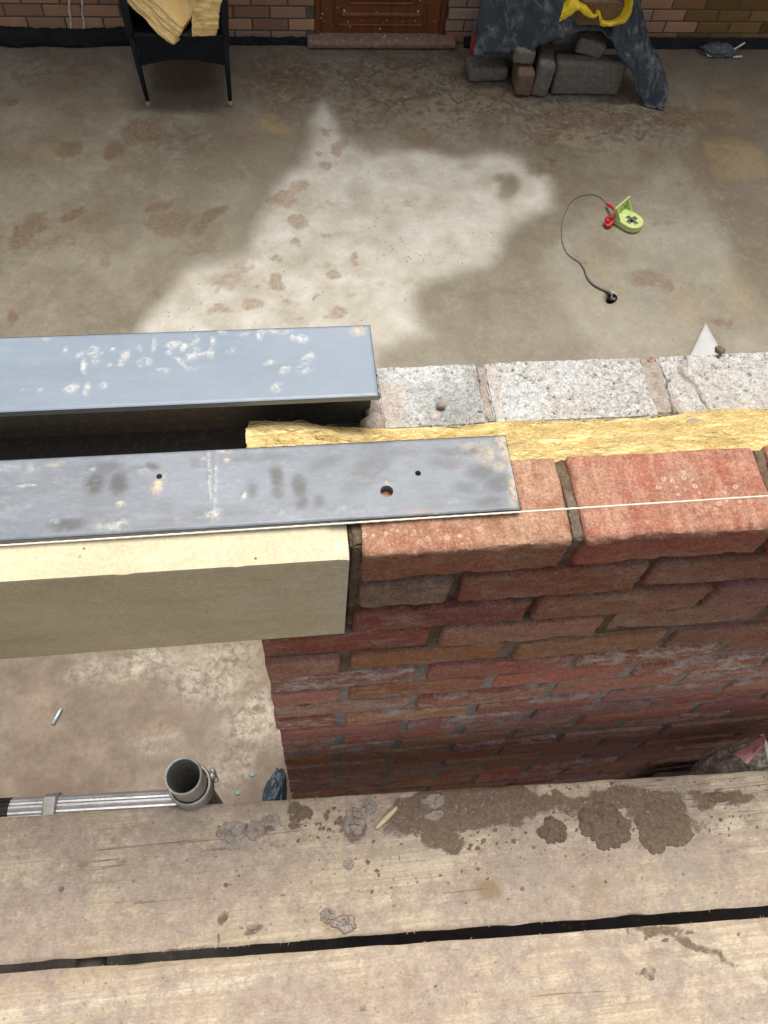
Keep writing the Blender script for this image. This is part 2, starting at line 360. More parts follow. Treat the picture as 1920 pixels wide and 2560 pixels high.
def m_wood():
    t=NT('scaffold_board',.85,.25)
    g=t.noise(30,5,.6,st=(.03,1,1),dist=.6); gf=t.noise(210,3,.6,st=(.02,1,1))
    c=t.ramp(g,[(.3,(.38,.305,.215)),(.5,(.50,.425,.315)),(.7,(.61,.54,.42))])
    c=t.mix(t.mp(gf,.46,.60,0,.65),c,(.37,.285,.195))
    # dried mortar film rubbed into the timber
    f=t.ma('ADD',t.ma('MULTIPLY',t.at('film'),.5),t.mp(t.noise(7,12,.80),.43,.55,-.35,.95),True)
    f=t.ma('MULTIPLY',f,t.mp(gf,.30,.6,1,.65))
    film=t.ramp(t.noise(45,9,.78),[(.3,(.22,.168,.138)),(.48,(.325,.258,.216)),(.7,(.43,.358,.305))]); film=t.mix(t.mp(t.noise(260,3,.8),.58,.72,0,.5),film,(.20,.14,.10))
    c=t.mix(f,c,film)
    c=t.grain(c,300,.18,(.5,1,1)); c=t.grain(c,70,.12)
    gy=t.ma('MULTIPLY',t.at('grey'),t.mp(t.noise(28,6,.7),.35,.6,0,.7)); c=t.mix(gy,c,(.30,.27,.235))
    oc=t.at('stain'); c=t.mix(t.ma('MULTIPLY',oc,.7),c,(.24,.165,.085))
    ck=t.noise(34,3,.5,st=(.022,1,1)); ck=t.ma('ABSOLUTE',t.ma('SUBTRACT',ck,.5)); ck=t.ma('MULTIPLY',t.mp(ck,.001,.006,1,0),t.mp(t.noise(4,3),.53,.60)); c=t.mix(t.ma('MULTIPLY',ck,.8),c,(.13,.09,.06))
    d=t.at('damp'); dm=t.ma('SUBTRACT',t.ma('MULTIPLY',d,1.6),t.mp(t.noise(75,6,.72),.25,.75),True); dm=t.mp(dm,.0,.4)
    c=t.mix(t.ma('MULTIPLY',t.mp(t.noise(19,9,.8,dist=.3),.57,.66),.55),c,(.285,.235,.20)); c=t.mix(dm,c,t.grain(t.ramp(t.noise(120,6,.75),[(.3,(.118,.084,.058)),(.7,(.235,.175,.128))]),330,.35))
    rn=t.noise(9,2); dv=t.vor(62,co=t.co((1,1,.05)));dr=t.ma('MULTIPLY',t.mp(dv,.10,.15,1,0),t.mp(rn,.5,.56)); c=t.mix(t.ma('MULTIPLY',dr,.6),c,(.17,.12,.08))
    return t.done(c,.85,t.bump(t.noise(180,6,.75),.5,.0015,t.bump(gf,.35,.001,t.bump(dm,.6,.003))))
def m_lump():
    t=NT('fresh_mortar',.9,.25)
    c=t.ramp(t.noise(140,5,.7),[(.3,(.118,.084,.058)),(.7,(.228,.17,.125))]);c=t.grain(c,330,.3);return t.done(c,.9,t.bump(t.noise(220,5,.75),.8,.0025))
def m_drylump():
    t=NT('dried_mortar',.95,.2)
    c=t.grain(t.ramp(t.noise(60,7,.75),[(.3,(.23,.192,.16)),(.7,(.43,.38,.335))]),280,.3);return t.done(c,.95,t.bump(t.noise(220,5,.75),.7,.002))
def m_galv():
    t=NT('galvanised_tube',.42,.5,.55)
    c=t.ramp(t.noise(70,5,.65),[(.3,(.30,.295,.27)),(.7,(.50,.49,.46))]);c=t.mix(t.mp(t.noise(24,5,.7),.55,.68,0,.7),c,(.30,.25,.20))
    return t.done(c,t.mp(t.noise(50,4),.3,.7,.35,.6),t.bump(t.noise(160,4),.3,.001))
def m_alu():
    t=NT('alloy_tube',.33,.5,.75)
    c=t.ramp(t.noise(40,5,.7,st=(.3,1,1)),[(.3,(.55,.56,.57)),(.7,(.80,.81,.82))]);c=t.mix(t.mp(t.noise(60,5,.8),.58,.7,0,.6),c,(.40,.36,.31))
    tp=t.n('ShaderNodeSeparateXYZ');t.set(tp.inputs[0],t.geo.outputs['Position'])
    return t.done(c,t.mp(t.noise(70,4),.3,.7,.28,.5),t.bump(t.noise(160,4),.25,.001))
def m_house():
    t=NT('house_brick',.9,.25)
    tint=t.at('tint',True);c=t.mix(t.mp(t.noise(18,5,.65),.35,.7,0,.4),tint,t.mix(1,tint,(.7,.62,.55),'MULTIPLY'))
    c=t.mix(t.mp(t.noise(60,4,.7),.6,.75,0,.4),c,(.33,.25,.2))
    return t.done(c,.9,t.bump(t.noise(120,4,.7),.5,.002))
def m_door():
    t=NT('varnished_door',.35,.5)
    g=t.noise(24,5,.6,st=(1,1,.06),dist=.7);c=t.ramp(g,[(.3,(.14,.042,.012)),(.7,(.26,.088,.025))])
    c=t.mix(t.mp(t.noise(120,6,.8),.62,.72,0,.45),c,(.36,.26,.21))
    return t.done(c,t.mp(t.noise(30,4),.3,.7,.3,.5),t.bump(g,.2,.001))
def m_sill():
    t=NT('quarry_tile_sill',.7,.3)
    c=t.ramp(t.noise(30,6,.7),[(.3,(.24,.13,.10)),(.55,(.33,.20,.16)),(.75,(.45,.35,.30))]);return t.done(c,.7,t.bump(t.noise(80,4),.4,.002))
def m_tarp():
    t=NT('dusty_tarpaulin',.35,.5)
    n=t.noise(12,10,.78,dist=.5,st=(1.3,.6,.8));c=t.mix(t.mp(n,.50,.70,0,.85),(.020,.028,.038),(.24,.26,.28))
    c=t.mix(t.mp(t.noise(7,8,.72,dist=.5),.60,.74,0,.7),c,(.33,.29,.26))
    return t.done(c,t.mp(n,.4,.7,.22,.6),t.bump(t.noise(45,6,.7,dist=1),.6,.006))
def m_grit():
    t=NT('weathered_block',.95,.2)
    c=t.ramp(t.noise(35,6,.7),[(.3,(.14,.12,.10)),(.6,(.24,.215,.185)),(.8,(.32,.29,.255))]);return t.done(c,.95,t.bump(t.noise(160,5,.7),.6,.002))
M=dict(floor=m_floor(),brick=m_brick(),mortar=m_mortar(),stone=m_stone(),steel=m_steel(),steel2=m_steel('scuffed_steel',1),dsteel=m_darksteel(),block=m_block(),wool=m_wool(),
  batt=m_wool('wool_batt',(.92,.60,.20),(.86,.42,.10),(.4,1,1)),wood=m_wood(),lump=m_lump(),dlump=m_drylump(),galv=m_galv(),alu=m_alu(),house=m_house(),
  door=m_door(),sill=m_sill(),tarp=m_tarp(),grit=m_grit(),
  rattan=simple('black_rattan',(.010,.014,.020),.6,.25,var=.4,sc=60,bmp=.6,bd=.003),blackmem=simple('black_membrane',(.012,.013,.015),.65,.2,var=.5,sc=20,bmp=.7,bd=.006),
  foot=simple('pale_foot',(.36,.30,.24),.6),yellow=simple('yellow_plastic',(.78,.56,.015),.35,.5,var=.18,sc=20,bmp=.6,bd=.004),
  lime=simple('lime_plastic',(.55,.68,.25),.35,.5,var=.12,sc=25,bmp=.1),red=simple('red_cord',(.62,.03,.045),.5,.4,var=.2),
  greyins=simple('grey_socket',(.16,.15,.135),.6,.3),cable=simple('grey_cable',(.13,.13,.13),.5,.4,var=.2),hole=simple('dark_hole',(.02,.018,.015),.9,.1),
  string=simple('cream_string',(.78,.72,.58),.9,.1,var=.1,sc=300),pin=simple('zinc_pin',(.36,.44,.46),.35,.5,.6,var=.2),
  white=simple('white_sheet',(.48,.48,.48),.5,.4,var=.06,sc=8,bmp=.1),pink=simple('pink_plastic',(.85,.40,.45),.4,.5,var=.35,sc=25,bmp=.5,bd=.004),
  mudbag=simple('muddy_sack',(.56,.50,.42),.6,.5,var=.75,sc=130,bmp=.9,bd=.006),blue=simple('blue_plastic',(.028,.042,.06),.4,.5,var=.5,sc=25,bmp=.6,bd=.005),
  paint=simple('white_splash',(.74,.71,.68),.8,.2,var=.15),clear=simple('grey_film',(.12,.13,.14),.3,.5,var=.5,sc=40,bmp=.8,bd=.006),
  brownsack=simple('brown_board',(.20,.13,.075),.8,.2,var=.3,sc=40),teal=simple('teal_chip',(.17,.235,.215),.7,.2),tape=simple('black_tape',(.02,.02,.02),.5,.4,var=.5,sc=90,bmp=.6),
  oldtube=simple('rusty_tube',(.10,.085,.07),.7,.3,var=.4),wood_frag=simple('timber_sliver',(.66,.52,.34),.8,.2,var=.2,sc=60))

# ------------------------------------------------------------------ ground
def build_floor():
    xs=np.concatenate([[-60,-30,-12,-6,-4],np.arange(-2.4,4.2,.0165),[5,7,12,30,60]]); ys=np.concatenate([[-60,-30,-12,-5,-2.5],np.arange(-.9,4.95,.0165),[6,9,15,30,60]])
    X,Y=np.meshgrid(xs,ys); V=np.c_[X.ravel(),Y.ravel(),np.full(X.size,H)]; XY=V[:,:2]
    k=1/.864
    poly=[(300,722),(360,640),(400,590),(470,568),(540,548),(558,490),(585,430),(618,375),(655,350),(668,300),(683,238),(700,222),(716,240),(726,280),(755,312),(805,335),(860,320),(930,325),(990,345),(1030,336),(1080,328),(1120,342),(1142,372),(1186,384),(1194,420),(1190,446),(1150,458),(1108,482),(1082,512),(1074,545),(1040,572),(980,590),(930,608),(900,638),(888,670),(905,700),(925,722),(860,732),(805,760),(805,850),(300,850)]
    P=[tuple(fl(u*k,v*k)[:2]) for u,v in poly]
    near=(XY[:,0]>-2.5)&(XY[:,0]<4.3)&(XY[:,1]>-1)&(XY[:,1]<5); XN=XY[near]
    def put(a): o=np.zeros(len(XY));o[near]=a;return o
    z0=np.zeros(len(XN)); Q=np.c_[XN,z0]
    wx=XN+np.stack([fbm(Q,6,3,3)-.5,fbm(Q,6,3,9)-.5],1)*.05
    sd_=sdpoly(wx,P); dry=ss(-.07,.07,sd_)
    dark=spots(XN,pix([(1100,405,22,30,-25,.9),(1082,388,18,10,-35,.8),(775,425,26,28,0,.35),(840,380,18,14,0,.2),(1010,360,30,8,10,.25)],H),.03,9,5,.5)
    dry=dry*(1-dark)
    mud=spots(XN,pix([(703,285,14,9,-20,.8),(735,318,18,22,-25,.9),(703,360,13,11,0,.9),(648,400,30,14,40,.8),(612,432,30,18,45,1),(645,478,22,17,20,1),(638,523,14,12,0,.8),(595,608,19,20,10,.9),(595,560,15,9,0,.8),
      (520,575,28,18,0,.6),(490,605,50,18,0,.65),(548,656,26,15,10,.85),(475,668,22,12,0,.75),(645,690,16,8,0,.7),(722,596,20,13,20,.8),(768,560,12,14,0,.8),(730,678,28,16,40,.8),(680,640,9,7,0,1),
      (60,500,30,45,-25,.95),(95,530,50,18,20,.6),(160,462,40,10,30,.8),(340,450,35,14,10,.8),(365,485,58,26,0,.72),(445,478,14,34,-25,.95),(470,455,30,7,20,.8),(310,285,58,30,0,.75),(150,322,32,24,0,.7),(248,325,24,26,0,.75),
      (640,170,70,34,0,.8),(600,215,30,40,0,.6),(590,190,14,12,0,1),(655,195,30,14,0,.6),(522,300,26,12,0,.6),(420,540,60,14,5,.5),(230,560,20,30,0,.5),(150,520,18,20,0,.4),(28,690,12,22,0,.8),(30,220,9,8,0,1),(400,150,70,44,0,1.05),(400,180,80,20,0,.9),  # last ellipses here paint the chair's shadow into the floor colour
      (1180,300,28,16,-8,.9),(1195,350,13,11,0,.9),(1225,255,90,30,0,.75),(1320,262,80,26,0,.7),(1440,250,90,24,0,.7),(1540,250,70,20,0,.6),(1100,200,80,40,0,.5),(1000,180,60,30,0,.5),(1060,265,60,20,0,.55),(1165,372,26,8,10,.6),
      (1468,398,13,7,0,.9),(1325,630,30,22,0,.45),(1395,600,46,22,0,.75),(1440,615,22,12,0,.8),(1560,700,26,10,0,.8),(1530,690,30,16,0,.5),(1430,480,40,10,0,.5),(1250,560,18,10,0,.5),(1265,572,7,5,0,1),(1050,690,16,10,0,.5),
      (880,440,26,8,0,.5),(780,520,26,10,0,.4),(980,520,22,10,0,.4),(910,610,18,10,0,.45),(1010,430,30,8,0,.4),(690,330,9,6,0,.7),(716,440,14,8,20,.55),(705,510,14,9,0,.6),(560,620,10,8,0,.7),(620,650,8,6,0,.6),(760,640,12,8,10,.6),(820,610,16,7,0,.5),(850,560,12,7,0,.45),(700,575,12,7,0,.6),(470,630,12,8,0,.6),(435,660,16,8,0,.6),(660,560,8,6,0,.5),(940,480,14,7,0,.4),(870,370,20,8,10,.4),(920,400,30,6,-20,.4)],H),.045,24,21,.55)
    mud=np.maximum(mud,spots(XN,pix([(60,1620,60,20,0,.4),(330,1560,70,30,0,.5),(200,1480,60,30,0,.4),(560,1640,30,30,0,.4)],H),.04,12,31,.6))
    ochre=spots(XN,pix([(590,270,42,15,-38,.95),(1240,300,36,16,0,.4),(110,330,60,14,0,.5),(260,222,40,8,0,.5),(1490,660,40,60,0,.35),(1300,600,30,60,0,.3),(1560,240,60,30,0,.4),(1600,650,40,50,0,.35),(1350,480,60,40,0,.18),(430,600,60,20,0,.2)],H),.05,12,41,.5)
    rp=[tuple(fl(u*k,v*k)[:2]) for u,v in [(1512,300),(1600,290),(1648,330),(1659,385),(1560,392),(1535,372)]]
    ochre=np.maximum(ochre,.62*ss(-.015,.02,sdpoly(wx,rp)))
    dp=[tuple(fl(u*k,v*k)[:2]) for u,v in [(1452,332),(1500,380),(1540,450),(1600,560),(1640,640),(1700,760),(1900,760),(1800,300),(1600,240)]]
    wet=.42*ss(-.025,.03,sdpoly(wx,dp))
    wet=np.maximum(wet,.22*ss(.45,.7,fbm(Q,1.6,3,77))); wet=wet*(1-dry*.8)
    swirl=spots(XN,pix([(1000,190,330,90,0,1),(1300,260,220,60,0,1),(620,170,110,60,0,1),(100,150,140,40,0,.6),(360,300,120,60,0,.5)],H),.1,6,61,.6)*(1-dry)
    lp=[tuple(fl(u*k,v*k)[:2]) for u,v in [(1472,343),(1560,520),(1640,720),(1620,800),(1300,800),(1240,690),(1180,600),(1200,500),(1330,440)]]
    dry=np.maximum(dry,.17*ss(-.05,.05,sdpoly(wx,lp)))  # sky reflection painted as a paler floor tone through the dry mask
    outer=ss(1.25,.85,XN[:,1]); pale=spots(XN,pix([(470,1450,110,60,0,.9),(300,1440,80,40,0,.9),(560,1560,60,60,0,.9),(490,1660,60,40,0,.4),(200,1440,60,30,0,.6),(330,1600,50,30,0,.4),(540,1650,26,30,0,.6)],H),.07,8,51,.6)
    nz=fbm(Q,2,3,8)-.5; zz=put(nz)*.004; V[:,2]+=zz
    wf=spots(XN,[(at(1525*1.0,745,2,H)[0],at(1525,745,2,H)[1],.028,.028,0,1)],0); V[:,2]-=put(wf)*.03
    o=mesh('ground',V,grid(len(xs)-1,len(ys)-1),M['floor'],None,dict(dry=put(dry),mud=put(mud),ochre=put(ochre),wet=put(wet),outer=np.where(near,0,1.)+put(outer),pale=put(pale),swirl=put(swirl),far=put(ss(2.6,4.2,XN[:,1])),soil=ss(-.02,-.14,XY[:,1])))  # floor below the platform is painted near black for its shade
    o['kind']='structure'
build_floor()

# ------------------------------------------------------------------ house behind
def build_house():
    h=thing('brick_house','old brick house wall with a dark brown door at the far side of the yard','house',(.65,HY,H)); off=(.65,HY,H)
    rnd=random.Random(4); mb=MB(); TOP=3.2
    D0,D1,DT=.235,1.075,-2.4+2.06
    zc=H+.008;k=0
    while zc<TOP:
        x=-4.2+(0 if k%2 else .1125)
        while x<8:
            a,b=x,x+.215; x+=.225
            if zc<DT and b>D0-.005 and a<D1+.005:
                if a<D0-.06: b=D0-.002
                elif b>D1+.06: a=D1+.002
                else: continue
            r=rnd.random(); base=np.array([(.30,.175,.125),(.26,.15,.105),(.34,.21,.15),(.235,.145,.11)][int(r*4)])
            if a>2.35+.25*rnd.random(): base=base*np.array([.75,.72,.5])
            if a>2.6 and k<4: base=np.array([.16,.10,.04])*rnd.uniform(.7,1.3)
            if a>D1 and a<2.3 and k>0: base=np.array([.27,.20,.165])*rnd.uniform(.85,1.15)
            if k==0 and a<D0: base=base*.4+np.array([.15,.13,.12])
            base=base*rnd.uniform(.85,1.12)*np.array([1.7,1.6,1.45]); j=rnd.uniform(-.0015,.0015)
            V,F=bevel_box((a,HY+j,zc),(b,HY+.1,zc+.065),.003); mb.add(V,F,tint=base)
        zc+=.0755;k+=1
    mb.build('brick_wall',M['house'],h,off,smooth=False)
    mo=MB()
    for lo,hi in (((-4.2,HY+.006,H-.05),(D0-.004,HY+.25,TOP)),((D1+.004,HY+.006,H-.05),(8,HY+.25,TOP)),((D0-.004,HY+.006,DT),(D1+.004,HY+.25,TOP))):
        mo.add(*simple_box(lo,hi))
    mo.build('mortar',simple('house_mortar',(.15,.125,.10),.95,.2,sc=60),h,off,smooth=False)
    # door: frame, leaf, mouldings
    fr=MB();
    for lo,hi in (((D0,HY+.02,H+.03),(D0+.035,HY+.09,DT)),((D1-.035,HY+.02,H+.03),(D1,HY+.09,DT)),((D0+.035,HY+.02,DT-.05),(D1-.035,HY+.09,DT))): fr.add(*bevel_box(lo,hi,.004))
    fr.build('door_frame',M['door'],h,off,smooth=False)
    d=MB().add(*bevel_box((D0+.037,HY+.035,H+.045),(D1-.037,HY+.08,DT-.052),.003)).build('door',M['door'],h,off,smooth=False)
    mo=MB()
    def bar(x0,x1,z,r,y=.035): V,F=tube([(x0,HY+y,z),(x1,HY+y,z)],r,10); mo.add(V,F)
    zb=at(960,62,1,HY)[2]
    cxm=(D0+D1)/2
    for (w,z,r) in ((.27,-2.30,.010),(.25,-2.235,.017),(.20,-2.165,.012),(.2,-1.72,.012),(.26,-1.64,.014)):
        bar(cxm-w,cxm+w,z,r)
    for s in (-1,1):
        for (w,z0,z1) in ((.285,-2.30,-1.64),(.215,-2.165,-1.72)): V,F=tube([(cxm+s*w,HY+.035,z0),(cxm+s*w,HY+.035,z1)],.011,10); mo.add(V,F)
    V,F=bevel_box((cxm-.235,HY+.024,-2.15),(cxm+.235,HY+.04,-1.735),.01); mo.add(V,F)
    for s in (-1,1):
        V,F=bevel_box((cxm+s*.17-.12,HY+.022,-1.5),(cxm+s*.17+.12,HY+.04,-.5),.01); mo.add(V,F)
    mo.build('moulding',M['door'],d,(0,0,0),smooth=True,angle=40)
    d2=d
    for ch in d2.children: ch.location=Vector((-0.65,-HY,-H))
    V,F=tube([(D1-.09,HY+.03,-1.35),(D1-.09,HY-.03,-1.35),(D1-.2,HY-.035,-1.35)],.009,8); hd=MB().add(V,F).build('handle',M['galv'],d,(0,0,0)); hd.location=Vector((-0.65,-HY,-H))
    V,F,_,_=rough_box((.185,HY-.075,H+.008),(1.145,HY+.045,H+.05),.015,.004,.001,40,3); MB().add(V,F).build('doorstep',M['sill'],h,off,smooth=False)
    # splashes of plaster on door and drips on the wall
    sp=MB();rnd=random.Random(9)
    for i in range(75):
        x=rnd.uniform(D0+.03,D1-.03);z=H+.07+abs(rnd.gauss(0,.28));r=rnd.choice((.002,.003,.003,.005,.007));
        V,F=ico(1); sp.add(xf(V,(x,HY+.034,z),(0,0,0),(r,.002,r*rnd.uniform(.7,1.5))),F)
    for i in range(20):
        x=rnd.uniform(.2,1.13);V,F=ico(1);r=rnd.choice((.004,.007));sp.add(xf(V,(x,HY-.02+rnd.uniform(-.04,.03),H+.051),(0,0,0),(r,r,.001)),F)
    sp.build('plaster_splash',M['paint'],h,off)['kind']='stuff'
    dr=MB()
    for u in (172,204):
        p=at(u+8,95,1,HY-.001); q=at(u,0,1,HY-.001); pts=[]
        for k in range(24):
            t=k/23; c=p+(q-p)*t; c[0]+=.003*math.sin(k*.5+u); c[1]=HY-.001; pts.append(c)
        pts+= [pts[-1]+np.array([-.01*k,0,.12*k]) for k in range(1,6)]
        V,F=tube(pts,[.006*(.6+.7*rnd.random()) for _ in pts],6); V[:,1]=HY-.001+(V[:,1]-(HY-.001))*.3; dr.add(V,F)
    dr.build('white_drip',M['paint'],h,off)
    # ridge-less flat coping
    V,F=bevel_box((-4.3,HY-.06,TOP),(8.1,HY+.4,TOP+.05),.01); MB().add(V,F).build('coping',M['grit'],h,off,smooth=False)
_ico={}
def ico(s):
    if s not in _ico:
        import bmesh
        b=bmesh.new();bmesh.ops.create_icosphere(b,subdivisions=s,radius=1);_ico[s]=(np.array([v.co[:] for v in b.verts]),[tuple(v.index for v in f.verts) for f in b.faces]);b.free()
    return _ico[s][0].copy(),_ico[s][1]
build_house()

# ------------------------------------------------------------------ facing brick wall being built
def build_brick_wall():
    w=thing('brick_wall','half-built red handmade brick wall and pier with bare top course and brown mortar joints','wall',(.5,.05,H)); off=(.5,.05,H)
    rnd=random.Random(12); bm=MB()
    pal=[(.42,.165,.115),(.40,.135,.095),(.38,.165,.125),(.44,.19,.135),(.36,.17,.13),(.40,.13,.09),(.40,.20,.14),(.35,.18,.14)]
    courses=[]
    # k=0 is the top course, bed to bed 75 mm
    c0=[(0,.2135),(.2265,.437),(.4495,.664),(.676,.889)]
    c1=[(.0,.1),(.113,.322),(.334,.549),(.56,.775),(.787,1.0)]
    c2=[(-.004,.205),(.217,.43),(.441,.655),(.668,.88),(.892,1.1)]
    for k in range(32):
        z1=-.075*k
        if k==0: L=c0
        elif k==1: L=c1
        elif k==2: L=c2
        else:
            st=-.115+(0 if k%2 else -.1125); L=[];x=st
            while x<2.9:
                a=x+rnd.uniform(-.001,.002);b=x+.2095+rnd.uniform(-.004,.003);x+=.225
                if b<-.1: continue
                L.append((max(a,-.115+rnd.uniform(-.003,.003)),b))
        if k<3:
            x=L[-1][1]+.012; L=list(L)
            while x<2.9: L.append((x,x+.213));x+=.225
        for i,(a,b) in enumerate(L):
            if b>3: b=3
            zt=z1-rnd.uniform(0,.003) if k else 0; zb=z1-.065-rnd.uniform(-.0015,.002); y0=rnd.uniform(-.0035,.0035)
            vis=a<(.75 if k<3 else .7+.05*k)
            res=(.0042 if k<2 else .0055 if k<7 else .008 if k<18 else .02) if vis else .03
            if vis:
                V,F,P,bd=rough_box((a,y0,zb),(b,.1025,zt),res,.0016 if k<2 else .0014,.0013,80,k*97+i*13,.0013,13)
                fr=ss(.02,0,P[:,1]-y0)        # creased handmade face
                cr_=np.abs(fbm(P,(22,40,70),3,k*31+i)-.5)*2
                V[:,1]+=fr*(ss(.2,.0,cr_)*.0022-.0008+(fbm(P,(60,60,110),3,k*5+i,.65)-.5)*.0026)
                V[:,2]+=fr*np.where(P[:,2]<(zb+zt)/2,1,-.3)*ss(.5,.85,fbm(P,(26,26,5),3,k*7+i))*.004
                if k==0: V[:,2]=np.minimum(V[:,2],.0016)
            else:
                V,F=bevel_box((a,y0,zb),(b,.1025,zt),.003);P=V
            c=np.array(pal[rnd.randrange(8)])*rnd.uniform(.72,1.2)*np.array([1,rnd.uniform(.92,1.12),rnd.uniform(.9,1.2)])
            if k>3 and a<.3 and rnd.random()<.5: c=c*np.array([1.08,1.1,.75])
            if k==0: c=[np.array((.42,.17,.10)),np.array((.47,.145,.10)),np.array((.40,.13,.09)),np.array((.4,.15,.1))][min(i,3)]
            if k==1 and i==0: c=np.array((.22,.165,.13))
            if k>2: c=c*np.array((1.15,1.12,1.12))
            if k>5: c=c*np.array((1.2,1.2,1.22))*(1+.03*min(k-5,12))
            n=len(V); lime=0
            if 4<k<20: lime=max(0,rnd.uniform(-.6,1.25))
            lm=np.full(n,float(lime))
            if k==5 and abs(a-.22)<.13: lm=ss(.26,.34,P[:,0])*1.0
            if k==8: lm=np.maximum(lm,.8*(P[:,2]>z1-.02))
            dust=np.zeros(n); dots=np.zeros(n)
            if k==0:
                topm=(P[:,2]>-.01).astype(float)
                if i==0:
                    dust=topm*(.5+.5*np.maximum(ss(.10,.19,P[:,0]),ss(.04,.0,P[:,0]))); dots=topm*spots(P[:,:2],[(.03,.022,.04,.012,0,1),(.085,.02,.042,.016,0,1),(.13,.022,.02,.014,0,.8)],.004,60,1)
                elif i==1:
                    dust=topm*(.35+.4*spots(P[:,:2],[(.25,.05,.03,.06,0,1),(.36,.02,.06,.014,0,.7)],.01,30,2)); dots=topm*spots(P[:,:2],[(.335,.058,.035,.014,-.15,1),(.385,.04,.035,.016,.1,1),(.335,.08,.02,.012,0,.9)],.004,60,1)
                else: dust=topm*.4
            else:
                dust=np.full(n,max(0,rnd.uniform(-.4,.6)))
                if k==3 and i==1: pass
            bm.add(V,F,tint=c,lime=lm,dust=dust,dots=dots,top=topm if k==0 else 0.)
    bm.build('brickwork',M['brick'],w,off,angle=50)
    mo=MB()
    V,F,P,bd=rough_box((-.011,.011,-.222),(.78,.099,-.009),.006,.001,.0022,70,5,.002,25); mo.add(V,F)
    V,F,P,bd=rough_box((-.108,.0055,-.75),(.95,.099,-.222),.009,.001,.0016,70,6,.001,25); mo.add(V,F)
    V,F,P,bd=rough_box((-.108,.005,-2.4),(1.6,.099,-.75),.02,.001,.0012,50,7); mo.add(V,F)
    V,F=simple_box((.78,.008,-.75),(3,.099,-.012)); mo.add(V,F); V,F=simple_box((1.6,.008,-2.4),(3,.099,-.75)); mo.add(V,F)
    for n_,(xa,xb,ya,yb_) in enumerate(((.2125,.2275,.004,.1),(.436,.4505,.004,.1),(-.0125,.0005,.012,.1))):
        V,F,P,bd=rough_box((xa,ya,-.03),(xb,yb_,-.004),.0018,.003,.0022,130,n_+2,.0035,45); mo.add(V,F)
    mo.build('mortar',M['mortar'],w,off)
build_brick_wall()

# ------------------------------------------------------------------ stone lintel
def build_stone():
    lo,hi=(-1.6,-.0015,-.2135),(-.0135,.12,-.001)
    V,F,L,n=bgrid(lo,hi,(260,20,36)); bd=(L==n).astype(float)-(L==0); ne=np.abs(bd).sum(1)
    e=.0009*(.7+.6*fbm(V,90,3,4)); P=V.copy(); V=V-bd*np.where(ne>=2,e,0)[:,None]
    V[:,2]+=0
    # weathered top: shallow fall to the front
    V[:,2]-=np.where(P[:,2]>-.01,ss(.028,.0,P[:,1])*.0025,0)
    chip=spots(P[:,[0,1]],[(-.018,.031,.016,.010,0,1),(-.014,.0,.006,.004,0,1.),(-.12,-.001,.005,.002,0,.7),(-.23,-.001,.007,.002,0,.7)],.003,60,2)*(P[:,2]>-.02); V[:,2]-=chip*.003
    edge=np.maximum(ss(-.06,-.014,P[:,0]),ss(.012,.0,np.minimum(np.abs(P[:,2]+.001),.05))*.3)
    o=mesh('stone_lintel',V-np.array([-.8,.05,-.2135]),F,M['stone'],None,dict(edge=edge),angle=45); o.location=(-.8,.05,-.2135)
    tag(o,'cream cast stone lintel bearing on the left end of the brick pier','lintel')
build_stone()

# ------------------------------------------------------------------ steel
def plate(x0,x1,y0,y1,zt,th,res,holes,masks,name,m,parent,off,edge=.0012):
    nx=int((x1-x0)/res);ny=int((y1-y0)/res); xs=np.linspace(x0,x1,nx+1);ys=np.linspace(y0,y1,ny+1)
    X,Y=np.meshgrid(xs,ys);V=np.c_[X.ravel(),Y.ravel(),np.full(X.size,zt)]; F=grid(nx,ny)
    keep=F
    for hx,hy,hr in holes:
        FC=np.array([[V[i][:2] for i in f] for f in keep]).mean(1); d=np.hypot(FC[:,0]-hx,FC[:,1]-hy)
        rem=[f for f,dd in zip(keep,d) if dd<hr]; keep=[f for f,dd in zip(keep,d) if dd>=hr]
        bv=set(i for f in rem for i in f)&set(i for f in keep for i in f)
        for i in bv:
            dx,dy=V[i,0]-hx,V[i,1]-hy;l=math.hypot(dx,dy) or 1;V[i,0]=hx+dx/l*hr;V[i,1]=hy+dy/l*hr
    used=sorted(set(i for f in keep for i in f)); mp={u:i for i,u in enumerate(used)};V=V[used];keep=[tuple(mp[i] for i in f) for f in keep]
    mb=MB();XY=V[:,:2]
    A={k:f(XY) for k,f in masks.items()}
    V=V.copy();ed=np.minimum.reduce([XY[:,0]-x0,x1-XY[:,0],XY[:,1]-y0,y1-XY[:,1]]);V[:,2]-=np.where(ed<1e-6,edge,0)
    V[:,2]+=.0007*np.clip(A.get('plaster',0)*(fbm(np.c_[XY,XY[:,0]*0],160,2,3)),0,1)
    mb.add(V,keep,**A)
    Z={k:0. for k in masks}
    B,Fb=simple_box((x0-.0006,y0-.0006,zt-th),(x1+.0006,y1+.0006,zt-edge)); Fb=[Fb[0]]+Fb[2:] if not holes else Fb[2:]
    mb.add(B,Fb,**Z)
    for hx,hy,hr in holes:
        Vh,Fh=lathe([(hr*1.06,zt+.0001),(hr,zt-.0006),(hr,zt-th)],28,(hx,hy)); mb.add(Vh,[f[::-1] for f in Fh],**Z)
    return mb.build(name,m,parent,off,angle=40)
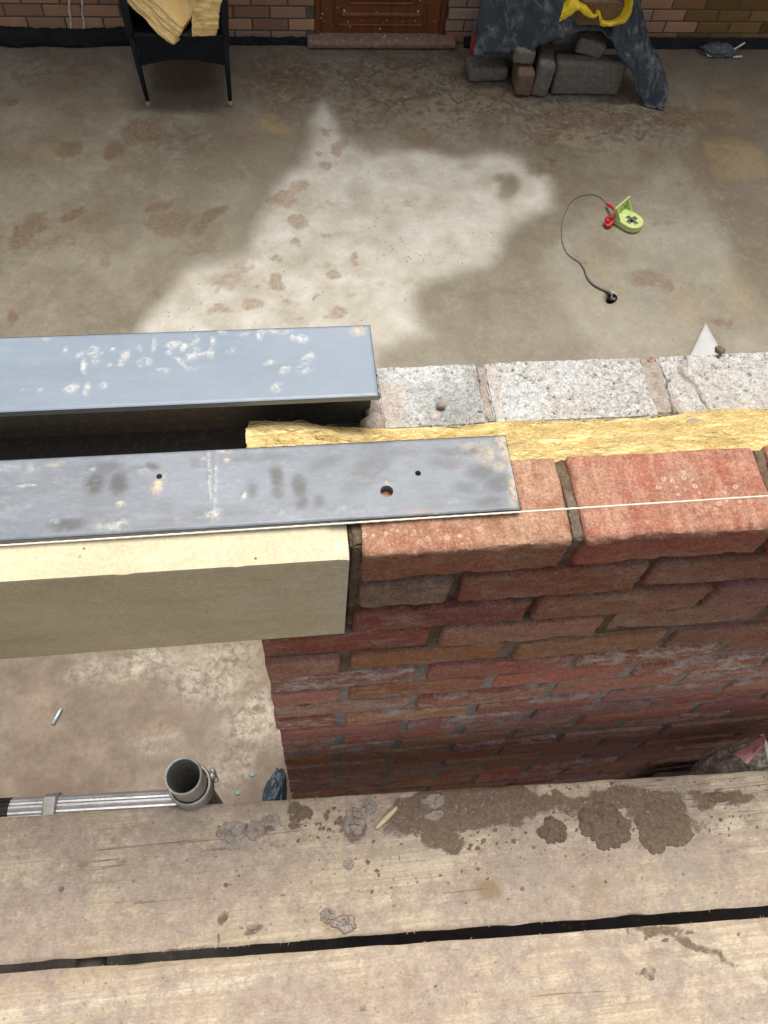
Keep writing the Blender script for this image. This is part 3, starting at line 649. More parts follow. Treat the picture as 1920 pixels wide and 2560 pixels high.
def build_steel():
    b=thing('steel_beam','blue-grey primed steel I-beam with white plaster splashes, rear of the two steels','steel beam',(-.4,.296,-.2)); off=(-.4,.296,-.2)
    x0,x1,y0,y1=-1.5,.0425,.241,.351; zt=-.065;k=1
    pl=[(375,745,16,6,10,1),(400,752,10,5,40,1),(427,758,9,8,20,1),(415,770,14,4,-20,.8),(560,724,8,9,0,1),(365,760,5,5,0,.9),(408,775,12,4,30,.9),(395,785,22,3,-50,.8),(385,775,12,3,-30,.8),(442,765,10,3,10,.9),(455,762,5,9,0,.8),(420,735,4,12,-10,.7),
        (270,768,8,9,0,1),(210,775,6,6,0,1),(183,790,7,13,0,1),(243,753,5,4,0,1),(200,757,9,7,0,.7),(175,765,9,5,20,.8),(315,780,12,7,0,.9),(302,785,6,6,0,.8),(155,838,14,8,0,1),(186,840,8,12,0,.9),(225,833,6,6,0,.9),(140,757,5,5,0,.9),(263,783,7,7,0,.8),
        (52,843,4,3,0,.8),(88,844,4,4,-30,.8),(218,765,3,3,0,.8),(460,738,6,9,0,1),(500,752,7,5,0,.7),(653,731,10,8,0,1),(632,728,6,6,0,1),(485,716,8,4,0,.9),(600,717,26,3,0,.9),(525,720,10,3,0,.8),
        (664,775,9,14,-30,.8),(615,800,12,7,20,.9),(655,800,18,5,-10,.8),(595,835,10,8,-30,.8),(578,780,12,4,15,.8),(347,705,4,10,0,.7),(330,745,5,14,0,.6),(300,750,6,6,0,.5),(350,800,14,6,-20,.5),(420,795,8,4,0,.5),(240,790,5,5,0,.5)]
    M1=dict(plaster=lambda XY:spots(XY,pix(pl,zt),.006,60,3,.6),cream=lambda XY:spots(XY,pix([(775,714,16,10,0,1),(275,768,4,3,0,.5),(100,730,8,4,0,.4)],zt),.004,60,5,.5),
      rust=lambda XY:spots(XY,pix([(380,822,8,7,0,1.),(382,812,5,10,0,.5)],zt),.003,60,7,.5),smudge=lambda XY:spots(XY,pix([(600,790,40,10,0,.12),(120,800,80,20,0,.12)],zt),.01,20,9,.6))
    plate(x0,x1,y0,y1,zt,.0085,.0022,[],M1,'top_flange',M['steel'],b,off)
    V,F=simple_box((x0,.292,-.1925),(x1,.300,-.0737));MB().add(V,F).build('web',M['dsteel'],b,off,smooth=False)
    V,F=bevel_box((x0,.241,-.2015),(x1,.351,-.1927),.001);MB().add(V,F).build('bottom_flange',M['dsteel'],b,off,smooth=False)
    a=thing('steel_angle','scuffed grey steel lintel plate with bolt holes resting on the brick beside the string','steel plate',(-.3,.08,.002)); off=(-.3,.08,.002)
    x0,x1,y0,y1=-1.45,.1615,.0355,.1255;zt=.0105
    hp=[(*at(967,1228,2,zt)[:2],.0066),(*at(1045,1183,2,zt)[:2],.0031),(*at(398,1191,2,zt)[:2],.0030)]
    M2=dict(plaster=lambda XY:np.maximum(spots(XY,pix([(452,1030,3,50,2,1),(465,1045,2.5,60,-2,.9),(460,1112,14,14,0,1),(528,1070,4,9,-25,1.2),(240,1138,32,10,-5,.6),(262,1130,12,9,0,.9),(262,1088,9,5,0,1),(202,1010,5,4,0,.9),(45,1050,14,2.5,0,.8),(70,1047,8,2,0,.8),(440,1012,16,2,0,.7),
          (120,1125,10,6,0,.4),(380,1120,6,2,0,.6),(430,1118,7,2,0,.6),(620,1108,24,10,0,.35),(760,1100,60,8,0,.35),(840,1044,10,5,0,.7),(1085,950,20,6,0,.5),(1105,1010,7,50,3,.7),(310,1015,12,6,0,.4),(65,1010,10,8,0,.3),(485,975,20,3,0,.6)],zt),.003,90,3,.6),
          .22*ss(.55,.8,fbm(np.c_[XY,XY[:,0]*0],(40,60,1),5,8,.7))),
      cream=lambda XY:spots(XY,pix([(342,1048,12,18,-28,1.1),(485,990,8,5,0,.9),(120,1003,18,5,0,.5),(262,1088,7,5,0,.8),(1060,985,30,20,0,.6),(1098,975,14,40,10,.9),(1030,965,40,10,0,.4),(1108,1060,12,28,0,.8),(1078,1005,14,10,0,.5),(440,990,6,3,0,.7)],zt),.006,60,5,.6),
      rust=lambda XY:spots(XY,pix([(870,1023,60,3,2,.7),(960,1020,50,3,2,.5),(950,965,70,2.5,2,.7),(940,1115,40,6,0,.5),(905,1105,30,5,0,.5),(1095,988,8,8,0,.8),(1090,1000,16,5,0,.5),(1080,1090,30,5,0,.5),(640,1080,20,4,0,.3),(780,1075,40,3,0,.3)],zt),.003,60,7,.5),
      smudge=lambda XY:np.maximum(spots(XY,pix([(203,1045,22,26,0,.9),(255,1045,20,26,0,.9),(228,1010,40,14,10,.5),(330,1008,16,10,0,.8),(598,1030,16,22,0,.95),(598,1062,14,14,0,.7),(648,1050,14,26,0,.9),(652,1085,14,14,0,.8),(688,1085,12,14,0,.7),(545,1058,14,20,0,.6),(150,1133,38,12,5,.8),(300,1015,24,8,0,.4),
          (1040,1020,30,18,0,.7),(1080,1045,40,18,10,.75),(1010,1055,30,14,0,.55),(1060,1085,34,14,0,.7),(960,1000,34,14,0,.5),(1000,975,60,10,0,.6),(800,1010,30,60,-45,.5),(700,1000,50,12,20,.4),(560,990,80,8,0,.4),(420,1000,10,10,0,.3),(860,975,50,12,0,.45),(500,1110,120,5,0,.3),(1090,950,24,10,0,.7)],zt),.004,80,9,.6),
          .5*ss(.45,.75,fbm(np.c_[XY,XY[:,0]*0],(9,22,1),6,18,.65))))
    plate(x0,x1,y0,y1,zt,.0082,.0017,hp,M2,'top_plate',M['steel2'],a,off)
    V,F=simple_box((x0,.1165,-.13),(-.118,.1245,.0020));MB().add(V,F).build('upstand',M['dsteel'],a,off,smooth=False)
build_steel()

# ------------------------------------------------------------------ inner block leaf
def build_blocks():
    w=thing('block_wall','pale concrete block inner leaf with rough open-textured top behind the insulation','wall',(.5,.3,H)); off=(.5,.3,H)
    mb=MB(); yb0,yb1=.25,.352;zt=-.15
    units=[(.055,.193),(.2035,.428),(.452,.664),(.676,.89),(.904,1.12)]
    for i,(a,b) in enumerate(units):
        res=.0022 if i<3 else .006
        lo=np.array((a,yb0,-.25 if i else -.2));hi=np.array((b,yb1,zt))
        V,F,L,n=bgrid(lo,hi,np.maximum(1,np.round((hi-lo)/res)));P=V.copy();bd=(L==n).astype(float)-(L==0);ne=np.abs(bd).sum(1)
        V=V-bd*np.where(ne>=2,.0035*(fbm(P,70,3,i)*1.4),0)[:,None]
        g=fbm(P,210,3,11+i,.6); gr=ss(.42,.30,g); V=V+bd/np.maximum(1,ne)[:,None]*((fbm(P,150,2,i)-.5)*.0034-gr*.0032)[:,None]
        V[:,:2]+=(np.stack([fbm(P,35,2,i+4),fbm(P,35,2,i+8)],1)-.5)*.004
        XY=P[:,:2]; wash=np.zeros(len(V));grey=wash.copy();skim=wash.copy()
        if i==0:
            wash=spots(XY,[(.115,.32,.06,.05,0,1)],.02,25,3,.7); grey=spots(XY,[(.155,.275,.04,.035,0,.9),(.185,.31,.012,.05,0,.7),(.13,.31,.03,.02,0,.5)],.012,40,5,.7); skim=spots(XY,[(.062,.285,.026,.04,0,1),(.125,.268,.006,.005,0,1),(.115,.307,.008,.005,0,.8)],.008,40,7,.5)
        elif i==1: wash=.55*ss(.4,.6,fbm(P,9,3,3)); wash=np.maximum(wash,spots(XY,[(.235,.28,.04,.05,0,.9)],.02,20,1,.6)); skim=spots(XY,[(.30,.265,.04,.01,0,.5),(.212,.30,.006,.05,0,.8)],.01,30,6,.5)
        elif i==2: skim=.45*spots(XY,[(.50,.29,.05,.05,0,1),(.60,.27,.04,.02,0,.8)],.03,15,6,.6); wash=.2*ss(.4,.6,fbm(P,9,3,9))
        crk=0
        if i==2:   # cracked render edge on the third unit
            d=np.abs(XY[:,0]-(.478+.03*fbm(np.c_[XY,XY[:,0]*0],25,3,1)-.25*(XY[:,1]-.30)*(XY[:,1]<.33)));crk=ss(.0035,.001,d)*(bd[:,2]>0)
            d2=np.abs(XY[:,0]-(.52-.9*(XY[:,1]-.30)));crk=np.maximum(crk,ss(.002,.0006,d2+.002*fbm(np.c_[XY,XY[:,0]*0],60,2,1))*(bd[:,2]>0)); V[:,2]-=crk*.005
        mb.add(V,F,pit=np.clip(gr+crk,0,1),wash=wash,grey=grey,skim=skim)
    rnd=random.Random(3)
    x=1.134
    while x<3: V,F=bevel_box((x,yb0,-.25),(x+.215,yb1,zt),.004);mb.add(V,F,pit=0.,wash=0.,grey=0.,skim=0.);x+=.229
    z=-.26;k=0
    while z-.215>H-.01:
        x=-.115-(.22 if k%2 else 0)
        while x<3:
            a=max(x,-.115); V,F=bevel_box((a,yb0,z-.215),(x+.44,yb1,z),.004); mb.add(V,F,pit=.1,wash=0.,grey=.1,skim=0.);x+=.45
        z-=.225;k+=1
    V,F=bevel_box((-.115,yb0,-.25),(.05,yb1,-.203),.004);mb.add(V,F,pit=0.,wash=0.,grey=0.,skim=0.)
    mb.build('blockwork',M['block'],w,off,angle=60)
    mo=MB();V,F,_,_=rough_box((.195,yb0+.006,-.25),(1.2,yb1-.003,zt-.0035),.005,.002,.003,60,5,.0035,20);mo.add(V,F)
    V,F=simple_box((-.11,yb0+.006,H),(3,yb1-.006,-.24));mo.add(V,F)
    # torn mortar ridges in the two top joints and the lump on the free end
    rr=random.Random(8)
    for n_,(xa,xb,ya,yb_,zz) in enumerate(((.191,.2055,yb0+.002,yb1-.002,zt-.001),(.426,.4535,yb0+.004,yb1-.002,zt-.003),(.452,.468,yb0+.001,.285,zt+.0005),(.661,.678,yb0+.003,yb1,zt-.002))):
        V,F,P,bd=rough_box((xa,ya,zz-.05),(xb,yb_,zz),.0022,.003,.0022,120,n_+12,.0045,40); mo.add(V,F)
    V,F=ico(4);V=V*(1+.55*(fbm(V,1.6,4,3)-.5))[:,None];mo.add(xf(V,(.047,.262,-.168),(0,.2,.3),(.019,.020,.022)),F)
    V,F=ico(3);V=V*(1+.7*(fbm(V,1.6,3,8)-.5))[:,None];mo.add(xf(V,(.052,.29,-.17),(0,.2,.3),(.014,.03,.018)),F)
    mo.build('mortar',M['dlump'],w,off)
build_blocks()

# ------------------------------------------------------------------ cavity insulation
def build_wool():
    x0,x1=-.117,1.5;nx=620;prof=[]
    # cross-section parameter: down the brick side, across the top, down the block side
    sec=[(.108,-.30),(.107,-.16)]+[(.108+.138*t,None) for t in np.linspace(0,1,46)]+[(.247,-.24),(.247,-.32)]
    ny=len(sec)-1; xs=np.concatenate([[x0],np.linspace(x0,.65,nx-60),np.linspace(.66,x1,60)]);V=[]
    X=np.repeat(xs,len(sec));Yv=np.tile([s[0] for s in sec],len(xs)); t=np.clip((Yv-.108)/.138,0,1)
    P=np.c_[X,Yv,X*0]
    right=ss(.10,.22,X)
    zf=-.10+.07*right; zb=-.116-.029*ss(-.08,.05,X)-.008*ss(.1,.35,X)+.016*ss(.40,.5,X)
    top=zf*(1-t)+zb*t+.012*np.sin(math.pi*t)
    lay=fbm(P,(7,95,1),4,5,.62)-.5; lay2=fbm(P,(3,26,1),3,15)-.5; big=fbm(P,(9,9,1),3,25)-.5; fine=fbm(P,(60,260,1),3,35)-.5
    cr1=np.exp(-((fbm(P,(2.2,30,1),2,71)-.5)/.018)**2);cr2=np.exp(-((fbm(P,(3.0,62,1),3,91)-.5)/.03)**2);cre=np.clip(cr1+.6*cr2,0,1)
    top=top+lay*.010+lay2*.012*right+big*.015*(.35+.65*right)+fine*.0035-cr1*.010-cr2*.006+(fbm(P,(14,150,1),4,57,.7)-.5)*.009
    Z=np.where([s[1] is None for s in sec]*len(xs),top,np.tile([s[1] or 0 for s in sec],len(xs)))
    Z=np.where(np.tile([s[1] is not None and s[1]>-.2 for s in sec],len(xs)),np.minimum(Z,top-.02),Z)
    XX=X+ (fbm(np.c_[Yv,Z,X*0],(70,70,1),3,9)-.5)*.014*(X<x0+.03)
    Y2=Yv+(fbm(P,(20,5,1),3,44)-.5)*.006
    V=np.c_[XX,Y2,Z]; W_=len(sec);F=[]
    for i in range(len(xs)-1):
        for j in range(ny): a=i*W_+j;F.append((a,a+W_,a+W_+1,a+1))
    F.append(tuple(range(W_)))
    o=mesh('insulation_batt',V-np.array([.5,.18,-.3]),F,M['wool'],None,{'crease':cre},smooth=True);o.location=(.5,.18,-.3)
    tag(o,'yellow glass wool batt filling the wall cavity between blocks and bricks','insulation')
    # loose fibre strands as part of the batt
    rr=random.Random(2);mb=MB()
    for i in range(2200):
        x=rr.uniform(x0,.56);tt=rr.random();y=.110+.134*tt
        j=int(np.searchsorted(xs,x)); j=min(max(j,0),len(xs)-1); q=int(2+tt*45); z=Z[j*W_+min(q,W_-3)]+.001
        l=rr.uniform(.01,.045);pts=[];ph=rr.random()*6
        for k in range(6):
            s=k/5; jj=min(max(int(np.searchsorted(xs,x+l*s)),0),len(xs)-1); zz=Z[jj*W_+min(q,W_-3)]+.0012+.0016*math.sin(s*3.1)
            pts.append((x+l*s,y+.003*math.sin(s*5+ph),zz))
        V_,F_=tube(np.array(pts)+np.stack([fbm(np.array(pts),90,2,i+q_)-.5 for q_ in (0,5,9)],1)*np.array([0,.010,.009]),[.0002,.00035,.0004,.00035,.0003,.0001],3,False);mb.add(V_,F_)
    s=mb.build('fibres',M['wool'],o,(.5,.18,-.3)); s['kind']='stuff'
build_wool()

# ------------------------------------------------------------------ string line
def build_string():
    a=at(0,1364,1,-.006);b=at(1919,1240,1,-.006);d=(b-a);a2=a-d*.6;b2=b+d*.5;pts=[a2+(b2-a2)*t for t in np.linspace(0,1,400)]
    pts=np.array(pts);pts[:,1]+=.00012*np.sin(np.arange(400)*2.1);V,F=tube(pts,[0.00095*(1+.12*math.sin(i*1.9)) for i in range(400)],8)
    c=pts.mean(0);o=mesh('string_line',V-c,F,M['string']);o.location=c;tag(o,'taut cream builder\'s string line stretched along the top of the wall','string')
build_string()

# ------------------------------------------------------------------ scaffold
def board(name,label,p_left,p_right,width,seed,splr):
    """p_* = front-left and front-right corner (far long edge) on z=-.75"""
    pl=np.array(p_left);pr=np.array(p_right);d=(pr-pl);L=np.linalg.norm(d);d/=L;nrm=np.array([d[1],-d[0]])
    zt=-.75; us=np.concatenate([np.arange(-.9,-.08,.05),np.arange(-.06,1.45,.0027 if seed<10 else .0045 if seed<20 else .05),np.arange(1.5,2.6,.05)]); ws=np.linspace(0,width,84 if seed<10 else 52 if seed<20 else 8)
    U,Wd=np.meshgrid(us,ws);U=U.ravel();Wd=Wd.ravel();XY=pl+U[:,None]*d+Wd[:,None]*nrm; P=np.c_[XY,XY[:,0]*0]
    e=np.minimum(Wd,width-Wd);z=zt-.0035*ss(.005,0,e)+(fbm(np.c_[U,Wd,U*0],(2,14,1),3,seed)-.5)*.0014
    rag=(fbm(np.c_[U,Wd*0,U*0],(26,1,1),4,seed+3)-.5)*.005; XY=XY+nrm*np.where(e<1e-6,np.where(Wd>width/2,rag,rag*.6),0)[:,None]
    return pl,d,nrm,us,ws,U,Wd,XY,P,z
bd_meta={}
def build_boards():
    A0=at(0,2043,2,-.75);A1=at(1919,1925,2,-.75);B0=at(0,2434,2,-.75);B1=at(1919,2294,2,-.75)
    dn=np.array([0.,-.232,0]); C0,C1=B0+dn,B1+dn;D0_,D1_=C0+dn,C1+dn;E0,E1=D0_+dn,D1_+dn  # unseen boards on the viewer's side, added to shade the floor below the gap
    for nm,(q0,q1,seed,lab) in enumerate(((A0,A1,3,'dirty timber scaffold board with fresh mortar droppings, nearest the brick wall'),(B0,B1,17,'paler timber scaffold board along the bottom of the view, beyond the gap'),(C0,C1,23,'third scaffold board from the brick wall, under the viewer'),(D0_,D1_,29,'fourth scaffold board from the brick wall, behind the viewer'),(E0,E1,31,'outermost scaffold board of the platform, farthest from the brick wall'))):
        pl,d,nrm,us,ws,U,Wd,XY,P,z=board('scaffold_board',lab,q0[:2],q1[:2],.2165 if nm==0 else .222,seed,0)
        n2=XY[:,:2];damp=np.zeros(len(U));film=.55+.6*(fbm(P,(3,5,1),3,seed)-.3);grey=np.zeros(len(U));stain=grey.copy()
        k=1
        if nm>1: damp=film*0
        elif nm==0:
            damp=spots(n2,pix([(1000,1745,150,48,3,1.2),(905,1745,60,34,0,.85),(1080,1740,90,38,0,1.15),(960,1815,48,22,-15,.8),(975,1835,24,16,0,.85),(1170,1730,60,22,0,.6),(1260,1740,60,20,0,.75),(1330,1725,60,24,0,.85),(1420,1745,60,34,0,1.),(1530,1725,36,18,0,.6),(1600,1720,40,14,0,.55),(1500,1780,24,20,0,.45),
               (650,1748,24,17,0,1.2),(640,1775,14,10,0,.7),(765,1785,30,36,0,.6),(890,1765,30,20,0,.7),(560,1790,36,16,0,.5),(500,1700,9,6,0,.9),(700,1765,10,10,0,.6),(480,1985,7,22,-8,.55),(470,2030,6,26,0,.5),(380,2055,60,6,0,.5),(545,2010,22,12,0,.5),(1410,1990,70,12,0,.55),(965,2058,60,6,0,.4)],-.75),.014,38,seed,.5)
            grey=spots(n2,pix([(300,1920,40,30,0,.5),(1140,1890,60,34,0,.8),(1450,1800,40,50,0,.6),(1480,1900,60,60,0,.6),(1000,1930,60,20,0,.4),(220,1990,20,16,0,.7),(148,1905,16,16,0,.7),(880,1840,90,24,0,.5),(340,1960,60,30,0,.4)],-.75),.02,20,seed+1,.6)
            stain=spots(n2,pix([(1056,1920,26,22,0,1.),(183,1866,12,6,0,1),(265,1858,10,4,0,.8),(730,2000,34,20,0,.7),(1290,1930,28,40,0,.35),(200,2040,30,8,0,.5)],-.75),.006,40,seed+2,.35)
            film=film+spots(n2,pix([(200,1900,300,160,0,.45),(1300,1930,260,80,0,.3)],-.75),.05,6,4,.6)-spots(n2,pix([(250,1770,260,14,0,.6),(760,1850,60,30,0,.4),(900,1890,60,30,0,.5),(1150,1700,90,10,0,.6),(1000,2010,200,30,0,.4)],-.75),.02,12,6,.6)
        else:
            film=film*.6+spots(n2,pix([(150,2180,260,90,0,.5),(600,2180,60,60,0,.4),(1290,2130,60,30,0,.4),(1500,2120,120,60,0,.5),(60,2060,120,20,0,.3),(1180,2130,40,40,0,.3)],-.75),.05,8,8,.6)-.25*spots(n2,pix([(900,2060,500,60,0,1)],-.75),.05,8,8,.6)
            damp=spots(n2,pix([(1420,2008,60,12,-8,.66),(1480,2035,60,10,-25,.6),(1560,2070,40,12,-25,.5),(1400,2100,24,10,0,.4)],-.75),.012,40,seed,.6)
        if nm<2:
            rd=random.Random(seed*7);dl=[]
            for (u,v,ru,rv,n_) in (((1000,1800,150,35,50),(1330,1770,150,50,60),(700,1780,110,35,36),(1560,1760,60,40,22),(900,1880,400,50,22),(400,1880,260,90,9),(1350,1900,260,60,12),(1000,1700,200,12,20)) if nm==0 else ((1440,2020,90,18,26),(900,2120,700,60,7),(1390,2100,40,12,8))):
                for i in range(n_): q_=rd.choice((1.6,2,2,2.5,3,3.5,5));dl.append((u+rd.gauss(0,.55)*ru,v+rd.gauss(0,.55)*rv,q_,q_*.85,0,rd.uniform(.55,1.05)))
            cc=pix(dl,-.75); dd=np.zeros(len(U))
            for e_ in cc:
                mk=(np.abs(n2[:,0]-e_[0])<.02)&(np.abs(n2[:,1]-e_[1])<.02)
                if mk.any(): dd[mk]=np.maximum(dd[mk],spots(n2[mk],[e_],.002,120,3,.3))
            damp=np.maximum(damp,dd)
        rel=np.clip(damp*1.5-fbm(P,75,4,9),0,1); z=z+rel*.0022*fbm(P,120,2,5)+film*.0006*fbm(P,140,3,2)
        mb=MB();mb.add(np.c_[XY,z],[f[::-1] for f in grid(len(us)-1,len(ws)-1)],damp=damp,film=film,grey=grey,stain=stain)
        # sides and underside
        zb=-.788; nU=len(us); V=np.c_[XY,z]; e0=V[:nU];e1=V[-nU:]
        for e,fl_ in ((e0,1),(e1,0)):
            lo=e.copy();lo[:,2]=zb; VV=np.concatenate([e,lo]);F=[(i,i+1,nU+i+1,nU+i) for i in range(nU-1)];mb.add(VV,F if fl_ else [f[::-1] for f in F],damp=0.,film=.2,grey=.3,stain=0.)
        VV=np.concatenate([e0,e1]);VV[:,2]=zb;mb.add(VV,[(i,i+1,nU+i+1,nU+i) for i in range(nU-1)],damp=0.,film=.3,grey=.3,stain=0.)
        c=V.mean(0);o=mb.build('scaffold_board',M['wood'],None,c,angle=50);o.location=c;tag(o,lab,'scaffold board','scaffold boards of the working platform')
        # splinters on both long edges
        rr=random.Random(seed);sp=MB();wd=.2165 if nm==0 else .222
        for i in range(34):
            u=rr.uniform(0,1.4);side=rr.choice((0,0,1)) if nm else rr.choice((0,1,1)); w0=0 if side==0 else wd; s=-1 if side==0 else 1
            base=pl+u*d+w0*nrm;l=rr.uniform(.002,.009)*rr.uniform(.5,1);a=rr.uniform(-1.3,1.3)
            pts=[np.array([*(base-nrm*s*.002),-.7515]),np.array([*(base+nrm*s*l*.35*math.cos(a)+d*l*.5*math.sin(a)),-.751+rr.uniform(-.002,.002)]),np.array([*(base+nrm*s*l*.7*math.cos(a)+d*l*math.sin(a)),-.751+rr.uniform(-.005,.004)])]
            V_,F_=tube(pts,[.0004,.0003,.0001],4,False);sp.add(V_,F_)
        for (u,v) in ((830,2027),(1045,2020)) if nm else (): pass
        so_=sp.build('splinters',M['wood_frag'],o,c);so_['kind']='stuff'
        bd_meta[nm]=(pl,d,nrm)
build_boards()
def build_tubes():
    # ribbed alloy ledger under the platform edge
    z=-.814; p0=at(0,2034,2,z);p1=at(430,2010,2,z);d=(p1-p0)/np.linalg.norm(p1-p0); a=p0-d*.5; b=p1+d*.02
    t=thing('ledger_tube','ribbed silver alloy scaffold tube with black tape, lying along the platform edge','scaffold tube',tuple((a+b)/2)); c=(a+b)/2
    pts=[a+(b-a)*k for k in np.linspace(0,1,30)];V,F=tube(pts,.0254,48,True,1,.045);MB().add(V,F).build('tube',M['alu'],t,c,angle=30)
    q=at(12,2020,2,z); q=a+d*np.dot(q-a,d); V,F=tube([q-d*.05,q-d*.03,q,q+d*.014],.0258,48,True,1,.04);MB().add(V,F).build('tape',M['tape'],t,c,angle=30)
    q=at(135,2020,2,z); q=a+d*np.dot(q-a,d);V,F=tube([q-d*.012,q-d*.0115,q+d*.0095,q+d*.010],[.0285,.030,.030,.0285],40);mb=MB().add(V,F)
    V,F=bevel_box((-.011,-.009,-.005),(.011,.03,.004),.002);mb.add(xf(V,q+np.array([0,-.01,.028]),(0,0,math.atan2(d[1],d[0]))),F);mb.build('clamp_band',M['galv'],t,c,angle=40)
    # upright
    zt=-.64;p=at(458,1940,2,zt);x,y=p[0],p[1]
    u=thing('scaffold_upright','open-topped galvanised scaffold upright with collar, standing beside the board','scaffold pole',(x,y,H))
    off=(x,y,H)
    V,F=lathe([(.0255,zt-.5),(.0255,zt-.003),(.0265,zt),(.0295,zt+.0005),(.0302,zt-.002),(.0302,zt-.012),(.0292,zt-.016),(.0292,zt-.14)],48,(x,y));MB().add(V,[f[::-1] for f in F]).build('inner_tube',M['galv'],u,off,angle=40)
    zc=zt-.072
    V,F=lathe([(.0302,zc-.03),(.0305,zc),(.0315,zc+.004),(.0345,zc+.004),(.0362,zc),(.0362,zc-.010),(.0345,zc-.014),(.0345,zc-.030),(.036,zc-.034),(.036,zc-.045),(.031,zc-.052)],48,(x,y))
    mb=MB().add(V,[f[::-1] for f in F])
    for a_ in (20,): 
        V,F=bevel_box((.032,-.006,-.03),(.044,.006,.0),.003);mb.add(xf(V,(x,y,zc-.004),(0,0,R(a_))),F)
    V,F=tube([(.041,-.010,-.018),(.041,.012,-.018)],.0045,6);mb.add(xf(V,(x,y,zc-.004),(0,0,R(20))),F)
    mb.build('collar',M['galv'],u,off,angle=40)
    V,F=lathe([(.0285,H+.006),(.0285,zc-.04)],36,(x,y));MB().add(V,[f for f in F]).build('outer_tube',M['galv'],u,off)
    V,F=bevel_box((x-.075,y-.075,H),(x+.075,y+.075,H+.006),.002);MB().add(V,F).build('base_plate',M['galv'],u,off,smooth=False)
    # transom carrying the boards
    for xx,lb in ((at(218,2415,2,-.79)[0],'dark scaffold transom tube glimpsed through the left end of the gap between the boards'),(.88,'scaffold transom tube crossing under the right part of the boards')):
        V,F=tube([(xx,-1.25,-.814),(xx,-.096 if xx<0 else -.14,-.814)],.0242,24,False);c=np.array([xx,-.7,-.814]);o=mesh('transom_tube',V-c,F,M['oldtube']);o.location=c;tag(o,lb,'scaffold tube')
build_tubes()

# ------------------------------------------------------------------ mortar lumps and crumbs
def splat(u,v,ru,rv,h,seed,mat,label,name='mortar_lump',z=-.75,rot=0,crack=0,cat='mortar',group=None,k=1/.864):
    c=at(u*k,v*k,2,z);a=at((u+ru)*k,v*k,2,z);b=at(u*k,(v-rv)*k,2,z);rx=np.linalg.norm(a-c);ry=np.linalg.norm(b-c)
    nr,na=24,84;V=[];F=[]
    r,th=np.meshgrid(np.linspace(0,1,nr),np.linspace(0,2*math.pi,na,endpoint=False));r=r.ravel();th=th.ravel()
    circ=np.c_[np.cos(th),np.sin(th),th*0];rad=1+.8*(fbm(circ,1.5,5,seed,.68)-.5)*1.5
    x=r*rad*np.cos(th)*rx;y=r*rad*np.sin(th)*ry
    P=np.c_[x,y,x*0];prof=np.clip(1-r**5,0,1)**.6
    zz=h*(.95 if mat==M['dlump'] else .62)*prof*(.15+1.7*fbm(P,1/(.4*max(rx,ry)),5,seed+4,.68)**1.3)
    if crack:
        cn=np.abs(fbm(P,1/(.55*max(rx,ry)),2,seed+9)-.5);zz*=ss(.004,.028,cn)*.85+.15
    V=np.c_[x,y,zz-.0012*(r>.98)]
    for i in range(na):
        for j in range(nr-1): a0=i*nr+j;b0=((i+1)%na)*nr+j;F.append((a0,a0+1,b0+1,b0))
    o=mesh(name,xf(V,(0,0,0),(0,0,R(rot))),F,mat);o.location=(c[0],c[1],z+.0002);tag(o,label,cat,group);return o
G='mortar droppings on the scaffold board'
L=M['lump'];D=M['dlump']
splat(1192,1795,30,30,.010,1,L,'round dark wet mortar blob, leftmost of the three big ones near the board edge',group=G,crack=1)
splat(1304,1787,52,50,.013,2,L,'thick folded lump of wet mortar, middle of the three big ones',group=G,crack=1)
splat(1428,1772,62,52,.009,5,L,'widest flat patch of wet mortar, right of the three big ones',group=G,crack=1)
splat(1410,1815,30,30,.007,9,L,'small wet mortar tongue hanging below the widest wet patch',group=G)
splat(765,1775,24,32,.011,12,D,'split brown mortar lump standing beside the pale wood sliver',group=G,crack=1,rot=-15)
splat(500,1798,32,26,.006,21,D,'largest pale cracked mortar flake, left end of the droppings',group=G,crack=1)
splat(552,1792,20,20,.005,25,D,'pale mortar flake just right of the largest cracked flake',group=G,crack=1)
splat(583,1772,22,12,.004,27,D,'flat thin mortar flake near the board edge above the cracked flakes',group=G)
splat(515,1826,26,9,.004,28,D,'narrow mortar fragment just below the largest cracked flake',group=G)
splat(708,1979,17,18,.008,31,D,'left one of the two mortar lumps near the gap between boards',group=G,crack=1)
splat(745,1994,26,21,.010,33,D,'right one of the two mortar lumps near the gap between boards',group=G,crack=1)
splat(935,1730,26,16,.006,35,D,'pale mortar chip lying at the left end of the wet smear near the wall',group=G,crack=1)
splat(938,1762,22,11,.005,36,D,'flat pale mortar chip in the middle of the dark wet smear',group=G)
splat(800,1745,15,18,.006,37,D,'grey mortar chip between the split lump and the board edge',group=G)
splat(1552,1722,26,11,.006,41,L,'smooth wet mortar mound at the board edge near the pink sack',group=G)
splat(1236,1757,10,9,.005,42,D,'pale mortar pebble between the left and middle wet blobs',group=G)
splat(1400,1758,10,9,.005,43,D,'pale mortar pebble on the left rim of the widest wet patch',group=G)
splat(753,1868,12,12,.004,44,D,'small round whitish mortar dab near the middle of the board',group=G)
splat(545,2003,12,6,.005,45,D,'small grey mortar chip beside a damp stain near the gap',group=G)
splat(1470,1705,14,8,.004,46,D,'small pale mortar chip close to the board edge right of the wet patches',group=G)
splat(785,2178,7,6,.004,47,D,'tiny mortar chip on the left half of the paler front board',group=G)
# the pale wood sliver
c=at(955,2020,2,-.75);c=at(835*1.157,1768*1.157,2,-.748);V,F,_,_=rough_box((-.026,-.006,0),(.026,.006,.006),.003,.002,.001,80,3);V[:,1]*=(1-.6*np.abs(V[:,0]/.03));o=mesh('wood_sliver',xf(V,(0,0,0),(0,0,R(38))),F,M['wood_frag']);o.location=c;tag(o,'pale splinter of wood lying among the mortar droppings','wood sliver')
